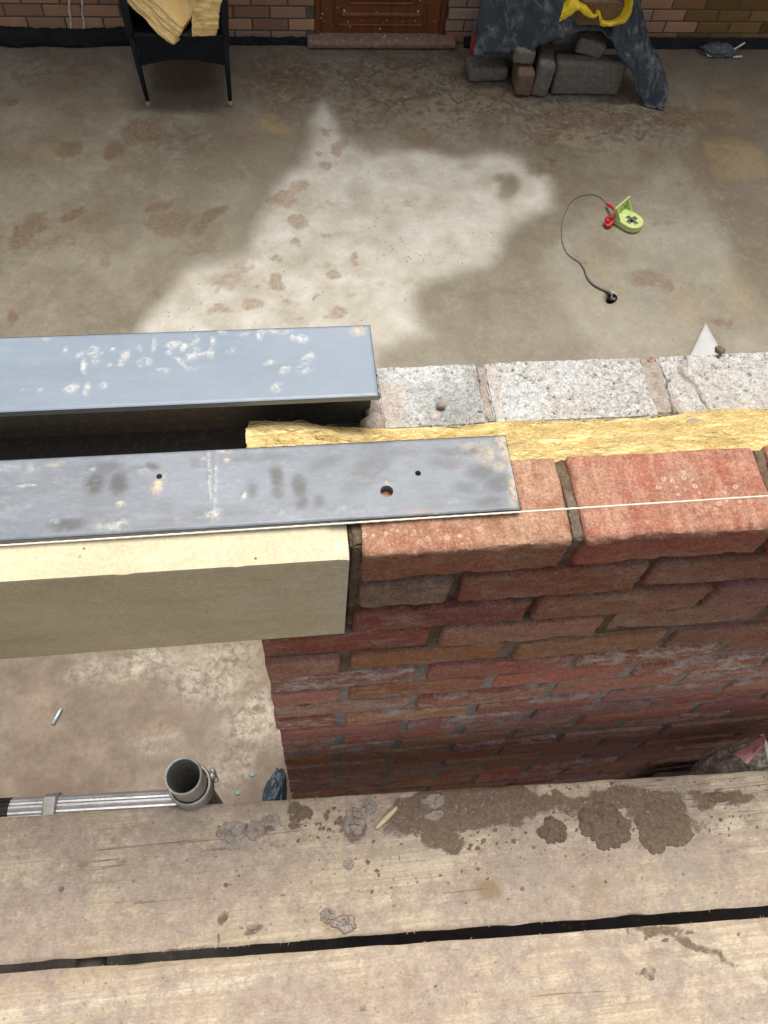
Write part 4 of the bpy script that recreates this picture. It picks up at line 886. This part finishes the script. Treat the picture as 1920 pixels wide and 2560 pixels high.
# crumbs
def crumbs():
    rr=random.Random(77);mb=MB()
    regs=[(1000,1745,220,50,260),(1350,1750,260,60,260),(560,1790,90,40,70),(820,1760,90,40,110),(1100,1860,500,90,140),(500,1900,500,120,90),(1350,1700,300,16,120),(720,1990,40,20,12)]
    for u,v,ru,rv,n in regs:
        for i in range(n):
            uu=u+rr.gauss(0,.5)*ru;vv=v+rr.gauss(0,.5)*rv;c=at(uu/.864,vv/.864,2,-.7488);
            # keep on the first board
            pl,d,nrm=bd_meta[0];w=np.dot(c[:2]-pl,nrm)
            if not(.004<w<.217): continue
            s=rr.choice((.0007,.0009,.0012,.0012,.0018,.0026));V,F=ico(1);V=V*(1+.6*(fbm(V,1.6,2,i)-.5))[:,None];mb.add(xf(V,c,(rr.random()*3,rr.random()*3,0),(s,s*rr.uniform(.6,1.2),s*.6)),F)
    o=mb.build('mortar_crumbs',simple('crumb_mortar',(.34,.28,.225),.95,.2,var=.5,sc=60),None,(0,-.15,-.749));o.location=(0,-.15,-.749);tag(o,'fine scatter of mortar crumbs over the dirty scaffold board','mortar crumbs',None,'stuff')
crumbs()
def stone_(u,v,s,z,label,seed,m=D,sc=(1,1,.7),name='mortar_crumb',group='mortar crumbs on top of the cavity wall'):
    c=at(u/.864,v/.864,2,z);V,F=ico(3);V=V*(1+.7*(fbm(V,1.5,3,seed)-.5))[:,None];o=mesh(name,V*s*np.array(sc),F,m);o.location=c;tag(o,label,'mortar crumb',group)
stone_(953,874,.006,-.144,'brown mortar pebble stuck on the blue-washed block at the wall end',1)
stone_(1555,756,.007,-.144,'largest brown mortar lump perched on the back edge of the block wall',2,L)
stone_(1545,943,.006,-.072,'upper left grey crumb of the cluster on the yellow insulation',3)
stone_(1557,950,.005,-.072,'middle grey crumb of the cluster on the yellow insulation',4)
stone_(1583,937,.005,-.075,'rightmost grey crumb of the cluster on the yellow insulation',5)
stone_(1558,967,.007,-.062,'lowest and largest grey crumb on the yellow insulation',6)
stone_(1500,911,.008,-.118,'flat grey chip where the insulation meets the block',7,sc=(1.4,.6,.4))
stone_(1406,773,.0018,-.147,'tiny red brick chip on the block wall beside the mortar joint',8,M['red'],(1.5,1,.5),'brick_chip')

# ------------------------------------------------------------------ chair with insulation offcuts
def build_chair():
    xl,xr,yf,yb=-.786,-.307,4.17,4.66
    t=thing('rattan_armchair','black woven rattan garden armchair piled with yellow insulation','chair',((xl+xr)/2,(yf+yb)/2,H)); off=((xl+xr)/2,(yf+yb)/2,H);zs=H+.42
    for (x,y,tx) in ((xl,yf,.03),(xr,yf,-.012),(xl+.02,yb,.02),(xr-.02,yb,-.02)):
        V,F=tube([(x,y,H+.035),(x+(tx*-.4),y+(.01 if y<4.4 else 0),H+.24),(x-tx*.9,y+.02*(y<4.4),H+.62)],[.012,.016,.017],10);lg=MB().add(V,F).build('leg',M['rattan'],t,off)
        V,F=lathe([(.0001,H),(.012,H),(.014,H+.012),(.013,H+.037),(.0001,H+.04)],14,(x,y));MB().add(V,[f[::-1] for f in F]).build('foot',M['foot'],lg,off)
    # woven apron with arched lower edge (two-sided, 16 mm thick), woven relief
    nx,nz=90,44;mb=MB()
    for side,y0 in ((1,yf+.006),(0,yf+.026)):
        V=[]
        for j in range(nz+1):
            for i in range(nx+1):
                s=i/nx;x=xl+.004+(xr-xl-.008)*s;bot=H+.245+.035*math.sin(math.pi*s);z=bot+(zs-bot)*j/nz
                V.append((x,y0-(.0028*math.sin(i*1.57)*(-1 if j%2 else 1) if side else 0),z))
        F=grid(nx,nz);mb.add(np.array(V),F if side else [f[::-1] for f in F])
    mb.build('apron',M['rattan'],t,off)
    nx,ny=60,40;V=[];
    for j in range(ny+1):
        for i in range(nx+1): V.append((xl-.004+(xr-xl+.008)*i/nx,yf-.006+(yb-yf)*j/ny,zs+.008+.002*math.sin(i*1.57)*(-1 if j%2 else 1)))
    mb=MB().add(np.array(V),grid(nx,ny));V,F=tube([(xl,yf-.002,zs+.003),(xr,yf-.002,zs+.003)],.013,10);mb.add(V,F);V,F=simple_box((xl,yf+.01,zs-.02),(xr,yb,zs+.004));mb.add(V,F);mb.build('seat',M['rattan'],t,off)
    # arms: side panels
    for x in (xl-.02,xr+.012):
        mb=MB();V,F=bevel_box((x-.008,yf+.02,zs-.1),(x+.012,yb,zs+.225),.006);mb.add(V,F);V,F=tube(smoothpath([(x,yf+.015,zs-.02),(x-.003,yf,zs+.15),(x,yf+.03,zs+.235),(x,yf+.2,zs+.245),(x,yb,zs+.25)],6),.022,12);mb.add(V,F);mb.build('armrest',M['rattan'],t,off,angle=40)
    V,F=bevel_box((xl-.02,yb-.02,zs-.1),(xr+.02,yb+.012,zs+.47),.01);MB().add(V,F).build('backrest',M['rattan'],t,off,smooth=False)
    for x in (xl+.002,xr-.002):
        V,F=tube([(x,yf+.02,H+.27),(x,yb,H+.27)],.009,8);MB().add(V,F).build('side_rail',M['rattan'],t,off)
build_chair()
def batt(label,loc,rot,size,seed,name='insulation_offcut'):
    s=np.array(size)/2;V,F,P,bd=rough_box(-s,s,.009,.008,.004,30,seed,.014,7)
    lay=(fbm(P,(9,9,120),3,seed+2)-.5)*.016;side=(np.abs(bd[:,2])<.5);V=V+np.where(side,1,0)[:,None]*bd*lay[:,None]
    o=mesh(name,V,F,M['batt']);o.location=loc;o.rotation_euler=rot;tag(o,label,'insulation','insulation offcuts on the chair')
def slab3(label,T,a,b,c,seed):
    T,a,b,c=map(np.array,(T,a,b,c)); V,F,P,bd=rough_box((0,0,0),(1,1,1),1/34.,.012,.001,20,seed)
    Q=P*np.array([np.linalg.norm(a),np.linalg.norm(b),np.linalg.norm(c)])
    W_=T+V[:,:1]*a+V[:,1:2]*b+V[:,2:3]*c
    lay=(fbm(Q,(10,10,90),4,seed,.6)-.5)*.022; W_=W_+bd/np.maximum(1,np.abs(bd).sum(1))[:,None]*0+((fbm(Q,16,4,seed+3,.6)-.5)*.022)[:,None]*bd@np.array([a/np.linalg.norm(a),b/np.linalg.norm(b),c/np.linalg.norm(c)])+ (lay*(np.abs(bd[:,2])<.5))[:,None]*(bd@np.array([a/np.linalg.norm(a),b/np.linalg.norm(b),c*0]))
    if np.dot(np.cross(a,b),c)<0: F=[f[::-1] for f in F]
    m=W_.mean(0);o=mesh('insulation_offcut',W_-m,F,M['batt']);o.location=m;tag(o,label,'insulation','insulation offcuts on the chair')
T=at(433,119,1,4.12);a=at(322,14,1,4.20)-T;c=at(457,68,1,4.16)-T;b=at(486,48,1,4.34)-T
slab3('large yellow insulation slab jutting corner-first over the left of the chair seat',T,a*1.25,b*1.5,c,3)
T=at(481,90,1,4.13);a=at(541,92,1,4.11)-T;c=at(497,-40,1,4.18)-T
slab3('narrow torn yellow insulation strip propped upright on the right of the chair',T,a,(0,.09,.03),c,7)
T=at(420,40,1,4.42);slab3('crumpled deeper-yellow insulation piece wedged between the other two at the back',T,(.28,.02,0),(0,.12,.02),(0,.03,.16),9)

# ------------------------------------------------------------------ block pile under tarpaulin
def rbox(name,label,cx,cy,zb,size,rz,seed,m,group,rx=0,ry=0):
    s=np.array(size)/2;V,F,P,bd=rough_box(-s,s,.014,.007,.0016,35,seed,.003,10)
    o=mesh(name,V,F,m,angle=50);o.location=(cx,cy,zb+s[2]);o.rotation_euler=(rx,ry,rz);tag(o,label,'block',group)
GB='concrete blocks piled under the tarpaulin'
rbox('concrete_block','big grey concrete block laid on edge at the right front of the pile',1.905,4.305,H+.002,(.44,.10,.215),R(-1),1,M['grit'],GB)
rbox('concrete_block','grey block standing end-on, leaning against the big block',1.625,4.36,H+.003,(.10,.25,.21),R(-8),2,M['grit'],GB,ry=R(5))
rbox('concrete_block','brownish block end, leftmost of the three at the front of the pile',1.505,4.35,H+.002,(.105,.22,.155),R(-4),3,simple('brown_block',(.20,.135,.10),.95,.2,sc=30),GB)
rbox('concrete_block','small tilted grey block resting on top of the big front block',1.895,4.37,H+.225,(.17,.14,.10),R(-12),4,M['grit'],GB,rx=R(8),ry=R(9))
rbox('concrete_block','flat grey block balanced on the brownish block end',1.49,4.42,H+.165,(.13,.22,.09),R(-6),5,M['grit'],GB,ry=R(3))
rbox('concrete_block','dark low block at the far left of the pile',1.30,4.47,H+.002,(.25,.16,.085),R(2),6,M['grit'],GB)
rbox('concrete_block','block behind the leaning one, under the tarpaulin fold',1.77,4.52,H+.002,(.44,.12,.215),R(3),7,M['grit'],GB)
rbox('concrete_block','grey block on the second layer under the arch of the tarpaulin',1.74,4.52,H+.222,(.16,.20,.10),R(10),8,M['grit'],GB)
rbox('concrete_block','upper block just under the highest part of the tarpaulin hem',1.93,4.53,H+.222,(.18,.16,.10),R(-14),9,M['grit'],GB)
rbox('concrete_block','hidden-looking left rear block carrying the tarpaulin',1.45,4.62,H+.002,(.44,.20,.215),R(0),10,M['grit'],GB)
rbox('concrete_block','rear block of the second layer against the house wall',1.60,4.66,H+.22,(.44,.2,.10),R(0),11,M['grit'],GB)
def build_tarp():
    # columns: (back point px on plane y, hem px on plane y)
    cols=[((1215,-120),4.72,(1183,131),4.36),((1235,-130),4.72,(1215,133),4.34),((1270,-130),4.72,(1262,131),4.34),((1310,-130),4.72,(1310,124),4.33),((1345,-130),4.72,(1340,116),4.31),
          ((1375,-130),4.72,(1375,104),4.30),((1410,-130),4.72,(1410,90),4.29),((1450,-130),4.72,(1450,79),4.27),((1490,-130),4.72,(1490,79),4.25),((1520,-128),4.72,(1522,90),4.24),((1545,-120),4.72,(1540,112),4.22),
          ((1575,-60),4.70,(1553,140),4.20),((1592,-10),4.62,(1573,172),4.19),((1606,45),4.52,(1587,212),4.18),((1622,90),4.44,(1601,246),4.17),((1640,135),4.36,(1622,277),4.13),((1652,190),4.26,(1655,284),4.10)]
    ns=len(cols); B=np.array([at(*c[0],1,c[1]) for c in cols]);Hm=np.array([at(*c[2],1,c[3]) for c in cols]); Hm[:,2]=np.maximum(Hm[:,2],H+.012);B[:,2]=np.maximum(B[:,2],H+.05)
    B2=smoothpath(B,6);H2=smoothpath(Hm,6);n=len(B2);m=44;V=[]
    for i in range(n):
        s=i/(n-1)
        for j in range(m+1):
            t=j/m;p=B2[i]*(1-t)+H2[i]*t; bul=math.sin(math.pi*t)*(.10-.04*s)
            p=p+np.array([.03*math.sin(math.pi*t)*(s>.6)*1.0,-.0,1.0*bul]);V.append(p)
    V=np.array(V);P=V.copy()
    t=np.tile(np.linspace(0,1,m+1),n)
    d=(fbm(P,(7,4,4),4,5)-.5)*.10+(np.abs(fbm(P,(16,7,7),3,15)-.5))*-.09
    V[:,2]+=d*(.4+.6*t);V[:,1]+=(fbm(P,(16,5,5),3,33)-.5)*.035;V[:,2]=np.maximum(V[:,2],H+.008)
    V[:,1]=np.minimum(V[:,1],HY-.01)
    F=[(i*(m+1)+j,i*(m+1)+j+1,(i+1)*(m+1)+j+1,(i+1)*(m+1)+j) for i in range(n-1) for j in range(m)]
    c=np.array([1.7,4.5,H]);o=mesh('tarpaulin',V-c,F,M['tarp']);o.location=c;so_=o.modifiers.new('solid','SOLIDIFY');so_.thickness=.003;tag(o,'crumpled blue-black plastic sheet smeared with dust, draped over the block pile','tarpaulin')
build_tarp()
def build_yellow():
    up=[(1408,8),(1430,-12),(1452,6),(1470,16),(1484,36),(1494,22),(1503,42),(1518,50),(1536,44),(1552,28),(1562,5),(1558,-20)]
    lo=[(1396,57),(1424,40),(1446,26),(1466,40),(1485,47),(1494,42),(1501,64),(1525,66),(1553,60),(1576,38),(1583,6),(1580,-20)]
    n=len(up);A=smoothpath([at(*p,1,4.27) for p in up],6);B=smoothpath([at(*p,1,4.215) for p in lo],6);n=len(A);m=10;V=[]
    for i in range(n):
        for j in range(m+1): s=j/m;V.append(A[i]*(1-s)+B[i]*s+np.array([0,-.02*math.sin(math.pi*s),.012*math.sin(math.pi*s)]))
    V=np.array(V);V+=np.stack([fbm(V,22,3,k)-.5 for k in (1,2,3)],1)*.022
    F=[(i*(m+1)+j,i*(m+1)+j+1,(i+1)*(m+1)+j+1,(i+1)*(m+1)+j) for i in range(n-1) for j in range(m)]
    c=V.mean(0);o=mesh('yellow_bag',V-c,F,M['yellow'],smooth=False);o.location=c;mo=o.modifiers.new('solid','SOLIDIFY');mo.thickness=.003;tag(o,'crumpled bright yellow plastic bag rolled open on top of the dark sheet','plastic bag')
    c=at(1500,2,1,4.36);V,F,P,bd=rough_box((-.13,-.09,-.10),(.13,.09,.055),.012,.01,.003,30,6,.008,9);o=mesh('cardboard_packet',V,F,M['brownsack'],angle=50);o.location=c;o.rotation_euler=(0,0,R(-5));tag(o,'brown block-shaped packet standing inside the open yellow bag','packet')
build_yellow()
# red plastic object by the tarpaulin
c=fl(1180,138);V,F=lathe([(.03,0),(.032,.005),(.028,.16),(.020,.19),(.016,.2),(.012,.2)],20);mb=MB().add(V,[f[::-1] for f in F]);V,F=bevel_box((-.008,-.03,.15),(.008,.045,.175),.004);mb.add(V,F);o=mb.build('red_bottle',M['red'],None,angle=40);o.location=(c[0],4.62,H);tag(o,'slim red plastic bottle half hidden at the left edge of the dark sheet','bottle')

# ------------------------------------------------------------------ membrane along the wall
def build_membrane():
    n=420;m=14;xs=np.linspace(-3.4,.19,n);V=[]
    for x in xs:
        P=np.array([[x,0,0]]);hh=.035+.05*float(ss(-.55,-.9,x))*(.6+.9*float(fbm(P,6,3,4)[0]))+.01*float(fbm(P,25,2,3)[0]); w=.012+.05*float(fbm(P,5,3,9)[0])*float(ss(-.2,-.8,x))+.008
        for j in range(m+1):
            t=j/m; a=t*math.pi/2; V.append((x,HY-.004-w*(math.sin(a)**1.5),H+.004+hh*(1-t)**.8))
    V=np.array(V);V[:,1]-=np.abs(fbm(V,(22,30,30),4,3)-.45)*.03;V[:,2]+=(fbm(V,(30,30,30),3,13)-.5)*.018;V[:,2]=np.maximum(V[:,2],H+.003);V[:,1]=np.minimum(V[:,1],HY-.006)
    F=[(i*(m+1)+j,i*(m+1)+j+1,(i+1)*(m+1)+j+1,(i+1)*(m+1)+j) for i in range(n-1) for j in range(m)];c=np.array([-1.5,HY-.03,H]);o=mesh('damp_membrane',V-c,F,M['blackmem']);o.location=c;tag(o,'crinkled black damp-proof membrane along the house wall left of the door','membrane')
    xs=np.linspace(1.2,4.6,300);V=[]
    for x in xs:
        for j in range(9):
            t=j/8;V.append((x,HY-.004-.045*t,H+.004+.05*(1-t)**.8))
    V=np.array(V);V[:,1]-=np.abs(fbm(V,(18,30,30),4,3)-.45)*.03;V[:,2]+=(fbm(V,(22,30,30),3,13)-.5)*.014;V[:,2]=np.maximum(V[:,2],H+.003);V[:,1]=np.minimum(V[:,1],HY-.006)
    F=[(i*9+j,i*9+j+1,(i+1)*9+j+1,(i+1)*9+j) for i in range(299) for j in range(8)];c=np.array([2.9,HY-.03,H]);o=mesh('damp_membrane',V-c,F,M['blackmem']);o.location=c;tag(o,'black membrane strip along the house wall right of the door','membrane')
build_membrane()

# ------------------------------------------------------------------ lime bracket with red cord, cable
def build_gadget():
    # photo coords in the 280x320 crop -> full px
    def g(x,y): return 1380+x*280/1659, 460+y*320/1896
    z=H+.05; pc=at(*g(1130,620),2,z)
    t=thing('line_reel_bracket','lime green plastic bracket with grey cross-shaped socket lying on the wet floor','bracket',(pc[0],pc[1],H)); off=(pc[0],pc[1],H)
    A=at(*g(930,440),2,H+.075);Bp=at(*g(1140,260),2,H+.075)
    d=(Bp-A)[:2];L=np.linalg.norm(d);ux=d/L;n=np.array([ux[1],-ux[0]])   # plate direction, body grows to +n
    ctr=(A+Bp)[:2]/2
    def W_(u,v,zz): return (*(ctr+ux*u+n*v),zz)
    # body: rounded U outline
    w=.062; ln=.148
    out=[(-w,0)]+[(-w,ln-w)]+[(w*math.cos(a),ln-w+w*math.sin(a)) for a in np.linspace(math.pi,0,25)][1:-1]+[(w,ln-w)]+[(w,0)]
    # cross hole: star-like plus
    a_,b_=.013,.037; cy=ln-w-.004
    cross=[(b_,a_),(a_,a_),(a_,b_),(-a_,b_),(-a_,a_),(-b_,a_),(-b_,-a_),(-a_,-a_),(-a_,-b_),(a_,-b_),(a_,-a_),(b_,-a_)]; q=R(45)*0+R(8); cross=[(x*math.cos(q)-y*math.sin(q),cy+x*math.sin(q)+y*math.cos(q)) for x,y in cross]
    import bmesh
    bm=bmesh.new();vo=[bm.verts.new(W_(x*1,y,H+.042)) for x,y in out];vi=[bm.verts.new(W_(x,y,H+.042)) for x,y in cross]
    es=[bm.edges.new((vo[i],vo[(i+1)%len(vo)])) for i in range(len(vo))]+[bm.edges.new((vi[i],vi[(i+1)%12])) for i in range(12)]
    bmesh.ops.triangle_fill(bm,use_beauty=True,edges=es); bmesh.ops.recalc_face_normals(bm,faces=bm.faces)
    top=[f for f in bm.faces]
    if top[0].normal.z<0: bmesh.ops.reverse_faces(bm,faces=top)
    r=bmesh.ops.extrude_face_region(bm,geom=top);vv=[e for e in r['geom'] if isinstance(e,bmesh.types.BMVert)];bmesh.ops.translate(bm,verts=vv,vec=(0,0,-.036))
    bmesh.ops.recalc_face_normals(bm,faces=bm.faces)
    bmesh.ops.translate(bm,verts=bm.verts,vec=tuple(-np.array(off)));me=bpy.data.meshes.new('body');bm.to_mesh(me);bm.free();o=link('body',me,M['lime'],t,False);bv=o.modifiers.new('b','BEVEL');bv.width=.003;bv.segments=2;bv.limit_method='ANGLE'
    # back plate
    V,F=bevel_box((-.074,-.012,0),(.074,-.002,.105),.003);m=np.array([[ux[0],n[0],0],[ux[1],n[1],0],[0,0,1]]);V=V@m.T+np.array([*ctr,H+.004]);pl=MB().add(V,F).build('back_plate',M['lime'],t,off,smooth=False)
    hb=MB()
    for u in (-.035,.0,.035):
        V,F=lathe([(.0001,0),(.0045,0),(.0045,.012),(.0001,.012)],14);V=V[:,[0,2,1]];V=V@m.T+np.array([*(ctr+ux*u+n*-.0130),H+.065]);hb.add(V,F)
    hb.build('screw_holes',M['hole'],pl,off)
    for s in (-1,1):   # gusset cheeks
        V=np.array([W_(s*.060,0,H+.042),W_(s*.060,0,H+.100),W_(s*.060,.045,H+.042),W_(s*.055,0,H+.042),W_(s*.055,0,H+.100),W_(s*.055,.045,H+.042)]);MB().add(V,[(0,1,2),(5,4,3),(0,3,4,1),(1,4,5,2),(2,5,3,0)]).build('gusset',M['lime'],t,off,smooth=False)
    # grey socket inside: four ribs around a dark centre
    gb=MB()
    for k_ in range(4):
        V,F=bevel_box((.010,-.011,-.016),(.034,.011,.010),.002);V=xf(V,(0,0,0),(0,0,q+k_*math.pi/2));V=(V+np.array([0,cy,0]))@m.T+np.array([*ctr,H+.026]);gb.add(V,F)
    gb.build('socket',M['greyins'],t,off,smooth=False)
    # red cord wrapped behind plate
    P0=at(*g(820,300),2,H+.02);P1=at(*g(930,400),2,H+.05);P2=at(*g(880,500),2,H+.045);P3=at(*g(790,560),2,H+.025);P4=at(*g(830,620),2,H+.02);P5=at(*g(900,560),2,H+.03)
    V,F=tube(smoothpath([P0,(P0+P1)/2+[0,0,.005],P1,P2,P3,P4,P5],8),.0085,12);mb=MB().add(V,F)
    V,F=tube(smoothpath([P1,P2+[.008,0,.01],P3+[.005,.012,.012],P4+[0,.01,.018]],8),.0095,12);mb.add(V,F)
    mb.build('red_strap',M['red'],t,off)
    # grey cable from a hole in the slab
    cp=[(900,1690),(850,1620),(780,1590),(620,1510),(520,1400),(470,1270),(400,1170),(300,1100),(220,1030),(160,900),(140,750),(145,600),(190,450),(260,300),(380,200),(560,160),(690,190),(770,260),(830,320)]
    pts=smoothpath([np.append(fl(*g(*p))[:2],H+(-.01 if i==0 else .006)) for i,p in enumerate(cp)],6);n_=len(pts)
    rad=[.0075-.0052*min(1,i/(n_*.45)) for i in range(n_)];pts[:,2]=H+np.array(rad)*1.0+.001;pts[:3,2]=H-.01
    V,F=tube(pts,rad,10);c=pts.mean(0);c[2]=H;o=mesh('earth_cable',V-c,F,M['cable']);o.location=c;tag(o,'thin grey cable curving over the floor from a hole to the lime bracket','cable')
    hc=fl(*g(890,1680));V,F=lathe([(.028,.004),(.0245,.007),(.021,.004),(.0195,-.04),(.0001,-.04)],28);o=mesh('floor_duct',V,F,M['hole']);o.location=(hc[0],hc[1],H);tag(o,'small dark round duct hole in the slab where the cable comes out','floor hole')
build_gadget()

# ------------------------------------------------------------------ other bits
def pinrod():
    a=fl(133,1812);b=fl(155,1772);a[2]=b[2]=H+.0075;V,F=tube([a,a+(b-a)*.03,a+(b-a)*.97,b],[.006,.0075,.0075,.006],14);c=(a+b)/2;o=mesh('steel_pin',V-c,F,M['pin'],angle=40);o.location=c;tag(o,'short shiny steel pin lying on the muddy floor below the lintel','pin')
pinrod()
def whitesheet():
    tip=fl(1760,813);l=fl(1716,905);r=fl(1812,905);V=[];c=(tip+l+r)/3
    pts=[tip,tip+(l-tip)*4.4,tip+(l-tip)*4.4+(r-tip)*2.2,tip+(r-tip)*3.6]
    nx=40;P=[]
    for i in range(nx+1):
        for j in range(nx+1):
            s,t=i/nx,j/nx;p=pts[0]*(1-s)*(1-t)+pts[1]*s*(1-t)+pts[2]*s*t+pts[3]*(1-s)*t;P.append(p)
    P=np.array(P);Q=P.copy();P[:,2]=H+.012+.03*(fbm(Q,(6,6,1),3,3)-.3);P[:,2]=np.maximum(P[:,2],H+.006);P=np.array(P)-np.array([c[0],c[1],H])
    o=mesh('plastic_sheet',P,[f[::-1] for f in grid(nx,nx)],M['white']);o.location=(c[0],c[1],H);mo=o.modifiers.new('s','SOLIDIFY');mo.thickness=.002;tag(o,'pointed corner of a white plastic sheet on the floor behind the block wall','plastic sheet')
whitesheet()
def blueplastic():
    c=fl(690,1975);V,F=ico(5);V=V*(1+.9*(fbm(V,1.5,4,6,.6)-.5))[:,None];V=V*np.array([.036,.095,.04]);V[:,2]=np.maximum(V[:,2],-.02);o=mesh('blue_rag',xf(V,(0,0,0),(0,0,R(-18))),F,M['blue']);o.location=(c[0]-.005,c[1]-.02,H+.022);tag(o,'crumpled dark blue plastic rag on the floor at the foot of the pier','rag')
blueplastic()
for u,v,s,lb in ((630,1937,.011,'teal plastic chip lying farther from the scaffold board'),(594,1983,.010,'teal plastic chip lying nearer to the scaffold upright')):
    c=fl(u,v);V,F=ico(2);V=V*(1+.5*(fbm(V,1.5,2,int(u))-.5))[:,None]*np.array([s,s*.8,.003]);o=mesh('plastic_chip',V,F,M['teal']);o.location=(c[0],c[1],H+.004);tag(o,lb,'chip','teal chips on the floor')
def rods():
    for (u0,v0,u1,v1,h0,h1,lb) in ((1828,128,1862,107,.02,.06,'white rod standing up at an angle from the clear plastic wrap'),(1767,139,1783,140,.012,.012,'short white rod lying at the left of the clear plastic wrap'),(1833,143,1855,141,.012,.012,'short white rod lying at the right of the clear plastic wrap')):
        a=fl(u0,v0,H+h0);b=fl(u1,v1,H+h1);V,F=tube([a,b],.0065,10);c=(a+b)/2;o=mesh('white_rod',V-c,F,M['paint']);o.location=c;tag(o,lb,'rod','white rods by the far wall')
    c=fl(1795,140);V,F=ico(5);V=V*(1+1.0*(fbm(V,2.2,4,16,.65)-.5))[:,None];V=V*np.array([.115,.06,.035]);V[:,2]=np.maximum(V[:,2],-.02);o=mesh('plastic_wrap',V,F,M['clear']);o.location=(c[0],c[1]+.03,H+.022);tag(o,'scrunched translucent grey plastic wrap by the far wall on the right','plastic wrap')
rods()
def rightside():
    # pile of blocks between wall and platform with a muddy sack on it
    for i in range(5):
        V,F,P,bd=rough_box((-.22,-.05,-.1075),(.22,.05,.1075),.02,.006,.002,35,i,.002,10);o=mesh('concrete_block',V,F,M['grit'],angle=50);o.location=(1.00+.01*(i%2),-.072-.006*(i%2),H+.11+.2165*i);o['category']='block';o['group']='blocks stacked between wall and platform';o['label']='dark mortar-stained concrete block stacked in the gap, '+['bottom one','second from the bottom','middle one','fourth from the bottom','topmost, under the pink sack'][i]
    t=thing('cement_sack','muddy pink and white plastic sack stuffed in the gap at the right edge','sack',(1.0,-.09,-1.2)); off=(1.0,-.09,-1.2)
    c=at(1903,1892,2,-.86)+np.array([.025,.004,-.135]);V,F=ico(6);V=V*(1+.42*(fbm(V,2.2,5,2,.65)-.5))[:,None];MB().add(xf(V,c,(0,.1,0),(.095,.044,.125)),F).build('contents',M['mudbag'],t,off)
    nn=30;a=at(1822,1888,2,-.84);b=at(1908,1838,2,-.82);cc=at(1868,1908,2,-.79);dd=at(1906,1872,2,-.775);V=[]
    for i in range(nn+1):
        for j in range(nn+1):
            s,tt=i/nn,j/nn;p=a*(1-s)*(1-tt)+b*s*(1-tt)+dd*s*tt+cc*(1-s)*tt;V.append(p+np.array([0,0,.012*math.sin(math.pi*tt)]))
    V=np.array(V);V+=np.stack([fbm(V,34,4,k)-.5 for k in (1,2,3)],1)*.009;MB().add(V,[f[::-1] for f in grid(nn,nn)]).build('pink_skin',M['pink'],t,off)
    a=at(1904,1838,2,-.82);b=at(1924,1908,2,-.81);V,F=tube([a,a*.6+b*.4+[0,0,.004],b],.0048,8);MB().add(V,F).build('white_edge',M['paint'],t,off)
    a=at(1900,1842,2,-.815);b=at(1905,1862,2,-.812);V,F=tube([a,b],.0045,8);MB().add(V,F).build('red_edge',M['red'],t,off)
rightside()
print('objects',len(bpy.data.objects))
